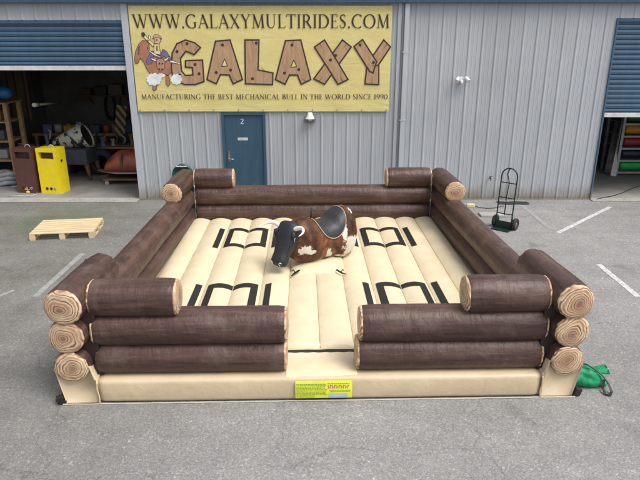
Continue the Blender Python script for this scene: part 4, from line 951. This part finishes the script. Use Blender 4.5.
# grey hose heap on the floor, with cable
p = atz(5, 184, .02); b = MB()
for k in range(3):
    b.tube([(.33 * (1 - .1 * k) * cos(2 * PI * i / 30) + .03 * k, .26 * (1 - .1 * k) * sin(2 * PI * i / 30), .07 + k * .11 + .02 * sin(i * .8)) for i in range(30)], .062, 10, closed=True)
o = b.build('hose_coil', plain('grey_duct', (.28, .29, .30), .6, 0, .2, 9)); o.location = (p.x, p.y, .018); tag(o, 'coil of thick grey duct hose on the floor at the left edge', 'hose')
b = MB(); K = [atz(x, y, .03) for x, y in ((11, 187), (18, 186), (26, 188), (33, 190), (38, 194), (30, 196), (20, 195.5), (8, 196))]
b.tube(K, .010, 8); o = b.build('power_cable', plain('pale_cable', (.45, .45, .45), .6)); tag(o, 'pale grey cable trailing on the floor in front of the maroon cabinet', 'cable')
p = atz(33, 190.5, .02); SPK = thing('yellow_fitting', (p.x, p.y - .25, .018), 'small yellow hose fitting in front of the maroon cabinet', 'fitting')
b = MB(); b.cyl((0, 0, 0), (0, 0, .05), .05, 16); b.cyl((0, 0, .05), (0, 0, .16), .022, 12); b.cyl((-.07, 0, .10), (.05, 0, .10), .02, 10); b.build('fitting_body', plain('yellow_plastic', (.70, .50, .03), .4), SPK)
# padded stool bench with the cow pattern shell on it
SY = WY + 2.3
p0 = aty(82, 172, SY); ST = thing('padded_bench', (p0.x, SY, .018), 'dark blue-grey padded bench on splayed wooden legs behind the yellow cabinet', 'bench', R(-4))
b = MB(); b.box((-.60, -.38, .42), (.36, .38, .84)); b.bevel(.05, 3); b.build('padded_seat', plain('slate_upholstery', (.065, .075, .095), .7, 0, .15, 6), ST)
for x, y in ((-.5, -.3), (.30, -.3), (-.5, .3), (.30, .3)):
    b = MB(); b.tube([(x, y, .44), (x + (.09 if x > 0 else -.06), y * 1.1, 0)], [.07, .04], 10); b.build('leg', WOODB, ST)
a = NM('cow_patch_shell', .5); f = a.noise(a.coord(), 4.2, 3, .5); a.col(a.ramp(f, [(.56, (.50, .48, .41)), (.58, (.03, .03, .03))])); COWP = a.m
SH = thing('bull_body_shell', (p0.x - .10, SY, .865), 'cream and black cow-patterned bull body shell lying open on the padded bench', 'bull shell', R(-2)); SH.scale = (.9, .85, .85)
b = MB(); rings = []
for i in range(20):
    t = i / 19; x = -.62 + 1.05 * t; rad = .13 + .21 * sin(PI * .5 * t) ** 1.2; zc = .14 + .24 * t
    rings.append([Vector((x + .22 * (-cos(2 * PI * k / 32)) * t * .6, rad * 1.0 * sin(2 * PI * k / 32), zc + rad * cos(2 * PI * k / 32) * 1.05)) for k in range(32)])
b.loft(rings, caps=False); s_ = b.build('shell', COWP, SH); md = s_.modifiers.new('sol', 'SOLIDIFY'); md.thickness = .015
b = MB(); b.ball((-.42, -.14, .17), (.09, .06, .09)); b.build('neck_plug', BLACKV, SH)
b = MB(); b.face([rings[-1][k] * 1.0 + Vector((-.05, 0, 0)) for k in range(32)]); b.build('shaded_opening_disc', BLACKV, SH)  # flat black disc across the open end, coloured as the shade inside
# tyre leaning, hazard board, red shell on trolley
TYR = thing('tyre', (aty(101, 168, SY + .3).x, SY + .35, .018), 'black tyre standing upright between the bench and the red shell', 'tyre', R(15))
b = MB(); lathe(b, [(-.10, .20), (-.12, .28), (-.10, .35), (0, .375), (.10, .35), (.12, .28), (.10, .20), (-.10, .20)], Matrix.Translation((0, 0, .375)) @ Matrix.Rotation(R(90), 4, 'Z')); b.build('tread', RUB, TYR)
a = NM('hazard_stripes', .6); v = a.coord(); s2 = a.n('ShaderNodeSeparateXYZ'); a.l(v, s2.inputs[0])
st = a.math('SINE', a.math('MULTIPLY', a.math('ADD', s2.outputs[0], s2.outputs[2]), 26.0)); a.col(a.ramp(a.math('ADD', a.math('MULTIPLY', st, .5), .5), [(.45, (.03, .025, .02)), (.55, (.38, .26, .10))])); HZ = a.m
p = aty(122, 130, SY + 1.6); b = MB(); b.box((-.16, -.03, -.5), (.16, .03, .42)); b.bevel(.01, 1); o = b.build('hazard_board', HZ); o.location = (p.x, SY + 1.6, 1.41); o.rotation_euler = (0, R(10), 0); tag(o, 'brown and black striped hazard board standing on the back workbench', 'board')
RY = WY + 1.75; p = aty(126, 160, RY)
TRL = thing('trolley', (p.x, RY, .018), 'low metal trolley with castors under the orange-red shell', 'trolley')
b = MB(); b.box((-.55, -.38, .12), (.5, .38, .17)); b.bevel(.01, 1); b.build('deck', plain('rusty_steel', (.14, .08, .06), .6, .3, .3), TRL)
for x in (-.46, .42):
    for y in (-.32, .32):
        b = MB(); b.cyl((x, y - .02, .055), (x, y + .02, .055), .055, 16); b.bar((x, y, .055), (x, y, .125), .02, .05); b.build('castor', SILV, TRL)
RS = thing('red_ride_shell', (p.x, RY, .19), 'orange-red moulded ride shell with a grey pointed skirt sitting on the low trolley', 'ride shell')
b = MB(); rings = []
for i in range(18):
    t = i / 17; x = -.50 + 1.05 * t; h = .52 * (sin(PI * .5 * min(1, .25 + t * 1.6))) ; w = .30 + .06 * t
    rings.append([Vector((x + .10 * (1 - cos(q * PI / 14)) * 0, -w * cos(q * PI / 14), .20 + h * sin(q * PI / 14) ** .7)) for q in range(15)])
b.loft(rings, caps=True, closed=True); b.build('shell_body', plain('orange_red_gelcoat', (.27, .062, .030), .35, 0, .45, 4), RS)
b = MB(); rings = []
for i in range(20):
    t = i / 19; x = -.80 + 1.4 * t; w = .04 + .36 * min(1, t * 2.2) ** .7; z = .16 - .06 * (1 - t)
    rings.append([Vector((x, -w * cos(q * PI / 8), z + .05 * min(1, t * 3 + .1) * sin(q * PI / 8) + (.06 * (1 - t) ** 2))) for q in range(16)])
b.loft(rings); b.build('pointed_skirt', plain('grey_metallic', (.30, .28, .30), .3, .5), RS)
b = MB(); b.box((-.06, -.345, .22), (.0, -.30, .66)); b.bevel(.01, 1); b.build('dark_band', WOODB, RS)
# back workbench with many small things
WB = thing('workbench', (-5.9, WY + 4.6, .018), 'long timber workbench along the back of the dark bay', 'workbench')
b = MB(); b.box((-2.9, -.4, .86), (1.5, .4, .93)); b.build('bench_top', PLYW, WB)
for x in (-2.8, -.7, 1.4):
    for y in (-.33, .33):
        b = MB(); b.box((x - .04, y - .04, 0), (x + .04, y + .04, .86)); b.build('leg', PLYW, WB)
rnd = random.Random(11)
kinds = [('storage_box', 'box', (.10, .14, .30), 'blue'), ('paint_tin', 'tin', (.45, .45, .47), 'silver'), ('drill_case', 'case', (.62, .46, .04), 'yellow'), ('plastic_jug', 'jug', (.55, .56, .58), 'white'), ('vice', 'vice', (.06, .07, .09), 'dark'),
         ('storage_box', 'box', (.05, .06, .10), 'navy'), ('paint_tin', 'tin', (.30, .07, .05), 'red'), ('storage_box', 'box', (.18, .11, .07), 'brown'), ('plastic_jug', 'jug', (.12, .18, .38), 'blue'), ('drill_case', 'case', (.10, .10, .11), 'black'),
         ('paint_tin', 'tin', (.52, .50, .42), 'cream'), ('plastic_jug', 'jug', (.22, .22, .24), 'grey')]
x = -8.55; prev = 'left end of the bench'
for k, (nm, cat_, c_, cn) in enumerate(kinds):
    wd = rnd.uniform(.20, .32); b = MB()
    if cat_ == 'tin': b.cyl((0, 0, 0), (0, 0, .24), wd * .42, 24); b.tube([(wd * .42 * cos(t), wd * .42 * sin(t), .235) for t in [2 * PI * q / 24 for q in range(24)]], .008, 6, closed=True)
    elif cat_ == 'jug':
        b.box((-wd / 2, -.09, 0), (wd / 2, .09, .24)); b.bevel(.03, 3); b.cyl((wd * .2, 0, .235), (wd * .2, 0, .29), .03, 14); b.tube([(-wd * .3, 0, .23), (-wd * .25, 0, .29), (0, 0, .30), (wd * .08, 0, .235)], .014, 8)
    elif cat_ == 'vice': b.box((-.10, -.1, 0), (.10, .1, .06)); b.box((-.06, -.08, .06), (.0, .08, .20)); b.box((.05, -.08, .08), (.10, .08, .20)); b.cyl((-.04, 0, .12), (.2, 0, .12), .02); b.cyl((.2, -.1, .12), (.2, .1, .12), .01)
    elif cat_ == 'case': b.box((-wd / 2, -.12, 0), (wd / 2, .12, .20)); b.bevel(.02, 2); b.tube([(-.06, -.05, .19), (-.05, -.05, .24), (.05, -.05, .24), (.06, -.05, .19)], .012, 8)
    else: b.box((-wd / 2, -.15, 0), (wd / 2, .15, .22)); b.bevel(.01, 1); b.box((-wd / 2 - .01, -.16, .221), (wd / 2 + .01, .16, .25))
    o = b.build(nm, plain(f'{cn}_{nm}', c_, .5)); o.location = (x + wd / 2, WY + 4.45 + rnd.uniform(-.1, .15), .949); o.rotation_euler = (0, 0, rnd.uniform(-.4, .4))
    tag(o, f'{cn} {nm.replace("_", " ")} on the back workbench, ' + ('nearest its left end' if k == 0 else f'just right of the {prev}'), cat_, 'clutter on the back workbench'); prev = f'{cn} {nm.replace("_", " ")}'
    x += wd + rnd.uniform(.03, .10)
b = MB(); b.box((-2.9, -.38, .30), (1.5, .38, .33)); b.build('lower_shelf', PLYW, WB)
def engine(x, y, z, c_, nm, label, cat_, yaw):
    t_ = thing(nm, (x, y, z), label, cat_, yaw)
    b = MB(); b.box((-.22, -.16, .06), (.20, .16, .34)); b.bevel(.03, 2); b.build('housing', plain(nm + '_paint', c_, .5, .2, .3, 9), t_)
    b = MB(); b.cyl((.19, 0, .2), (.36, 0, .2), .11, 20); b.cyl((.36, 0, .2), (.42, 0, .2), .04, 14); b.build('motor', plain('grey_castings', (.20, .21, .23), .45, .5, .3, 9), t_)
    b = MB(); b.box((-.28, -.2, 0), (.30, .2, .059)); b.build('base_plate', plain('machine_black', (.03, .03, .03), .5), t_)
    b = MB(); b.tube([(-.1, 0, .32), (-.12, 0, .46), (.02, .02, .50), (.12, 0, .34)], .022, 8); b.build('hose', RUB, t_)
engine(-8.0, WY + 3.1, .018, (.05, .07, .16), 'gearbox', 'navy gearbox on the floor behind the maroon cabinet', 'gearbox', .3)
engine(-6.9, WY + 3.5, .018, (.24, .25, .26), 'gearbox', 'pale grey gearbox on the floor between rack and workbench', 'gearbox', -.4)
engine(-5.35, WY + 4.2, .949, (.30, .30, .30), 'pump', 'grey pump standing on the front edge of the workbench', 'pump', .9)
engine(-5.9, WY + 3.3, .018, (.13, .05, .04), 'compressor', 'rust red compressor on the floor behind the padded bench', 'compressor', .2)
TB2 = thing('work_table', (-6.3, WY + 3.45, .018), 'crowded steel-legged table in the middle of the dark bay', 'table')
b = MB(); b.box((-1.9, -.35, .66), (1.55, .35, .71)); b.build('table_top', PLYW, TB2)
for x_ in (-1.8, 1.45):
    for y_ in (-.3, .3): b = MB(); b.box((x_ - .03, y_ - .03, 0), (x_ + .03, y_ + .03, .66)); b.build('leg', GS_ if False else plain('dark_steel', (.06, .06, .065), .5, .5), TB2)
pr_ = random.Random(23)
cols_ = [('steel grey', (.30, .31, .33)), ('dark blue', (.03, .06, .16)), ('rusty', (.16, .07, .04)), ('white', (.55, .55, .54)), ('black', (.03, .03, .03)), ('tan', (.34, .24, .14)), ('pale blue', (.16, .26, .42)), ('cream', (.48, .44, .34)), ('charcoal', (.07, .07, .08)), ('bronze', (.25, .15, .07)), ('silver', (.48, .48, .50)), ('slate', (.12, .14, .18))]
for k, (cn, c_) in enumerate(cols_):
    x_ = -8.05 + k * .285; y_ = WY + 3.38 + pr_.uniform(-.15, .15); t_ = thing('machine_part', (x_, y_, .728), f'{cn} machine part with pipe and flange on the crowded table', 'machine part', pr_.uniform(-1, 1), 'machine parts on the crowded table')
    m_ = plain(f'{cn}_part', c_, .5, .2, .3, 9); h_ = pr_.uniform(.12, .30); w_ = pr_.uniform(.07, .12)
    b = MB(); lathe(b, [(0, .001), (0, w_), (.02, w_), (.03, w_ * .6), (h_, w_ * .7), (h_ + .02, w_ * .95), (h_ + .04, w_ * .95), (h_ + .045, .001)], Matrix.Rotation(-R(90), 4, 'Y'), 20); b.build('flange', m_, t_)
    b = MB(); q_ = pr_.uniform(-.06, .06); b.tube([(0, 0, h_ * .5), (.10, q_, h_ * .6), (.15, q_, h_ + .08), (.10, q_ * 2, h_ + .14)], [.03, .028, .024, .03], 10); b.build('pipe', plain(cols_[(k * 5 + 3) % 12][0] + '_part', cols_[(k * 5 + 3) % 12][1], .5, .2, .3, 9), t_)
DR = thing('oil_drum', (-7.55, WY + 4.0, .018), 'dark blue oil drum standing in front of the workbench', 'drum')
b = MB(); lathe(b, [(0, .001), (0, .28), (.28, .285), (.30, .295), (.32, .285), (.58, .285), (.60, .295), (.62, .285), (.87, .285), (.88, .27), (.86, .26), (.86, .001)], Matrix.Rotation(-R(90), 4, 'Y')); b.build('drum_shell', plain('drum_blue', (.03, .06, .14), .5, .1, .3, 6), DR)
# stacked crates and hanging hoses that crowd the bay
CR = [(-8.15, 2.35, 0, 'grey plastic crate on the floor behind the maroon cabinet', (.16, .17, .18)), (-8.12, 2.37, 1, 'brown plastic crate on top of the grey crate', (.17, .09, .05)), (-8.18, 2.33, 2, 'navy plastic crate, topmost of the stack behind the maroon cabinet', (.03, .05, .12)),
      (-7.30, 3.0, 0, 'black plastic crate on the floor behind the yellow cabinet', (.04, .04, .045)), (-7.27, 3.02, 1, 'pale blue plastic crate on top of the black crate', (.14, .22, .34)), (-7.33, 3.0, 2, 'tan plastic crate, topmost of the stack behind the yellow cabinet', (.30, .22, .13))]
for x_, y_, lv, lb_, c_ in CR:
    b = MB(); b.box((-.24, -.18, 0), (.24, -.165, .30)); b.box((-.24, .165, 0), (.24, .18, .30)); b.box((-.24, -.1645, 0), (-.225, .1645, .30)); b.box((.225, -.1645, 0), (.24, .1645, .30)); b.box((-.2245, -.1645, 0), (.2245, .1645, .02))
    for q in range(5): b.box((-.20 + q * .085, -.186, .05), (-.15 + q * .085, -.1805, .23))
    o = b.build('crate', plain('crate_' + lb_.split()[0], c_, .6)); o.location = (x_, WY + y_, .019 + lv * .302); o.rotation_euler = (0, 0, .06 * (lv - 1)); tag(o, lb_, 'crate', 'stacked crates in the left bay')
    t_ = thing('cable_coil', (x_, WY + y_, .04 + lv * .302), lb_.replace('plastic crate', 'cable coil inside the plastic crate').split(' on ')[0].split(',')[0], 'cable') if lv == 2 else None
    if t_:
        t_['label'] = ('white cable coil in the navy crate behind the maroon cabinet' if x_ < -8 else 'red cable coil in the tan crate behind the yellow cabinet')
        b = MB(); b.tube([((.13 + .01 * sin(k)) * cos(k * .5), (.11 + .01 * cos(k * 2)) * sin(k * .5), .02 + k * .0042) for k in range(80)], .014, 6); b.build('coil', plain('white_cable', (.5, .5, .48), .6) if x_ < -8 else plain('red_cable', (.30, .03, .02), .6), t_)
for k, (x_, c_, nm_) in enumerate(((-7.6, (.03, .03, .03), 'black'), (-7.1, (.25, .12, .03), 'orange'), (-5.3, (.10, .12, .16), 'slate'))):
    b = MB(); y_ = WY + 7.9; b.tube([(x_ + .16 * sin(t * PI / 12) * (1 + .1 * sin(t * 3)), y_ - .03 - .01 * (t % 3), 1.35 + .42 * cos(t * PI / 12)) for t in range(24)], .022, 8, closed=True); b.tube([(x_ + .20 * sin(t * PI / 12), y_ - .05, 1.33 + .46 * cos(t * PI / 12)) for t in range(24)], .022, 8, closed=True)
    o = b.build('hanging_hose', plain(nm_ + '_hose', c_, .5)); tag(o, f'{nm_} hose coil hanging on the dark back wall of the left bay', 'hose', 'hoses on the back wall')
SHF = thing('wall_shelf', (-6.2, WY + 7.6, 1.75), 'long timber shelf fixed on the dark back wall above the workbench', 'shelf')
b = MB(); b.box((-2.4, -.2, 0), (2.0, .35, .04)); b.build('shelf_board', PLYW, SHF)
for x_ in (-2.0, -.2, 1.6): b = MB(); b.bar((x_, .33, -.3), (x_, -.15, -.01), .05, .04); b.build('bracket', PLYW, SHF)
for k in range(8):
    b = MB(); w_ = .18 + .03 * (k % 3); h_ = .22 + .07 * ((k * 5) % 4); b.box((-w_, -.14, 0), (w_, .14, h_)); b.bevel(.008, 1); b.box((-w_ * .3, -.143, h_ * .3), (w_ * .3, -.141, h_ * .6))
    o = b.build('carton', plain('carton_%d' % (k % 4), [(.22, .15, .09), (.12, .12, .14), (.30, .26, .2), (.08, .11, .2)][k % 4], .8)); o.location = (-8.3 + k * .53, WY + 7.65, 1.791); o['category'] = 'box'; o['group'] = 'cartons on the wall shelf'
    o['label'] = ['brown', 'charcoal', 'buff', 'navy'][k % 4] + ' carton on the wall shelf, ' + ('in its left half' if k < 4 else 'in its right half')
# old bull frames and dark parts hanging behind: a hanging overall and a strip light
p = aty(34, 105, WY + 2.0); q = aty(61, 102.5, WY + 3.6); TL = thing('strip_light', (0, 0, 0), 'unlit fluorescent strip light hanging in the dark left bay', 'strip light')
b = MB(); b.tube([p, q], .028, 12); b.build('tube', plain('milky_tube', (.62, .60, .42), .35), TL)
b = MB(); pp = p.lerp(q, -.01); b.tube([pp, p.lerp(q, .14)], .052, 12); b.build('end_cap', WHITE, TL)
b = MB(); b.cyl(p + Vector((0, 0, .0)), Vector((p.x, p.y, 4.4)), .004, 6); b.cyl(q, Vector((q.x, q.y, 4.4)), .004, 6); b.build('hanging_wire', BLACKV, TL)
p = aty(21, 118, WY + 3.2); b = MB(); b.grid(lambda s, t: Vector((-.35 + .7 * s, .06 * sin(s * 19) + .03 * N(s * 3, t * 2), -1.0 + 2.0 * t)), 40, 16)
o = b.build('hanging_tarp', plain('drab_canvas', (.085, .07, .045), .9)); md = o.modifiers.new('sol', 'SOLIDIFY'); md.thickness = .01; o.location = (p.x, p.y, 2.5); tag(o, 'drab folded canvas hanging from the ceiling behind the timber rack', 'tarpaulin')
b = MB(); b.bar((-.4, 0, 1.02), (.4, 0, 1.02), .03, .03); b.cyl((-.3, 0, 1.0), (-.3, 0, 1.9), .006, 6); b.cyl((.3, 0, 1.0), (.3, 0, 1.9), .006, 6); r_ = b.build('hanging_rail', PLYW, o)

# ================================================================== RIGHT BAY CONTENTS
RYb = WY + 2.6
pL = aty(617, 170, RYb); RK = thing('roll_rack', (pL.x - .02, RYb, .018), 'steel rack of coloured rolls inside the right bay', 'rack')
GSTL = plain('galvanised_steel', (.32, .33, .34), .5, .4)
for y in (0, .9):
    for x in (0, 3.6):
        b = MB(); b.box((x - .035, y - .035, 0), (x + .035, y + .035, 1.95)); b.build('upright', GSTL, RK)
levels = [.10, .44, .78, 1.12, 1.46]
for z in levels:
    b = MB(); b.box((-.03, -.038, z - .05), (3.63, .0, z)); b.box((-.03, .9, z - .05), (3.63, .938, z)); b.build('beam', GSTL, RK)
    b = MB(); b.box((.04, .002, z - .02), (3.56, .898, z - .004)); b.build('shelf_deck', GSTL, RK)
rolls = [(.10, [('bright green', (.02, .42, .09))] * 3), (.44, [('navy', (.018, .018, .055))] * 3), (.78, [('crimson', (.30, .022, .035))] * 3), (1.12, [('orange', (.55, .24, .03))] * 3), (1.46, [('dark green', (.02, .16, .05))] * 3)]
wh = {.10: 'bottom', .44: 'second', .78: 'third', 1.12: 'fourth', 1.46: 'top'}
for z, cs in rolls:
    for k, (cn, c_) in enumerate(cs):
        ro = MB(); Lr = 1.02; rad = .135; rings = []
        for i in range(16):
            t = i / 15; e = min(t, 1 - t); kk = min(1, .80 + e * 3); rings.append([Vector((Lr * t, rad * kk * cos(2 * PI * q / 24) * (1 + .05 * N(t * 4, q * .4, z + k)), rad * kk * sin(2 * PI * q / 24) * (1 + .05 * N(t * 4, q * .4, z + k + 3)))) for q in range(24)])
        ro.loft(rings); nm = 'vinyl_roll'; o = ro.build(nm, plain(cn + '_vinyl', c_, .45, 0, .15, 5, .3)); o.location = (pL.x + .12 + k * 1.10, RYb + .22, z + .018 + .143)
        tag(o, f'{cn} vinyl roll, ' + ('left' if k == 0 else 'middle' if k == 1 else 'right') + f' one on the {wh[z]} shelf of the right bay rack', 'roll', 'vinyl rolls on the rack')
# two long boards leaning against the inside wall of the right bay
pb = atz(612.5, 176, .02); pt_ = aty(625, 118, pb.y + .5); b = MB(); b.bar((0, 0, 0), pt_ - pb, .15, .05, (0, -1, 0)); o = b.build('leaning_board', plain('pale_painted_board', (.50, .49, .47), .6)); o.location = pb
tag(o, 'pale painted board leaning beside the rack of rolls', 'board')
pb = atz(607, 173, .02); pt_ = aty(618, 122, pb.y + .5); b = MB(); b.bar((0, 0, 0), pt_ - pb, .17, .05, (0, -1, 0)); o = b.build('leaning_board', plain('grey_board', (.22, .22, .22), .7)); o.location = pb
tag(o, 'darker grey board leaning left of the pale board in the right bay', 'board')
b = MB(); K = [atz(x, y, .03) for x, y in ((597, 199), (604, 197.5), (612, 196), (622, 193), (632, 188.5), (645, 184), (660, 182))]
b.tube(K, .010, 8); o = b.build('floor_cable', RUB); tag(o, 'thin black cable running across the floor of the right bay', 'cable')
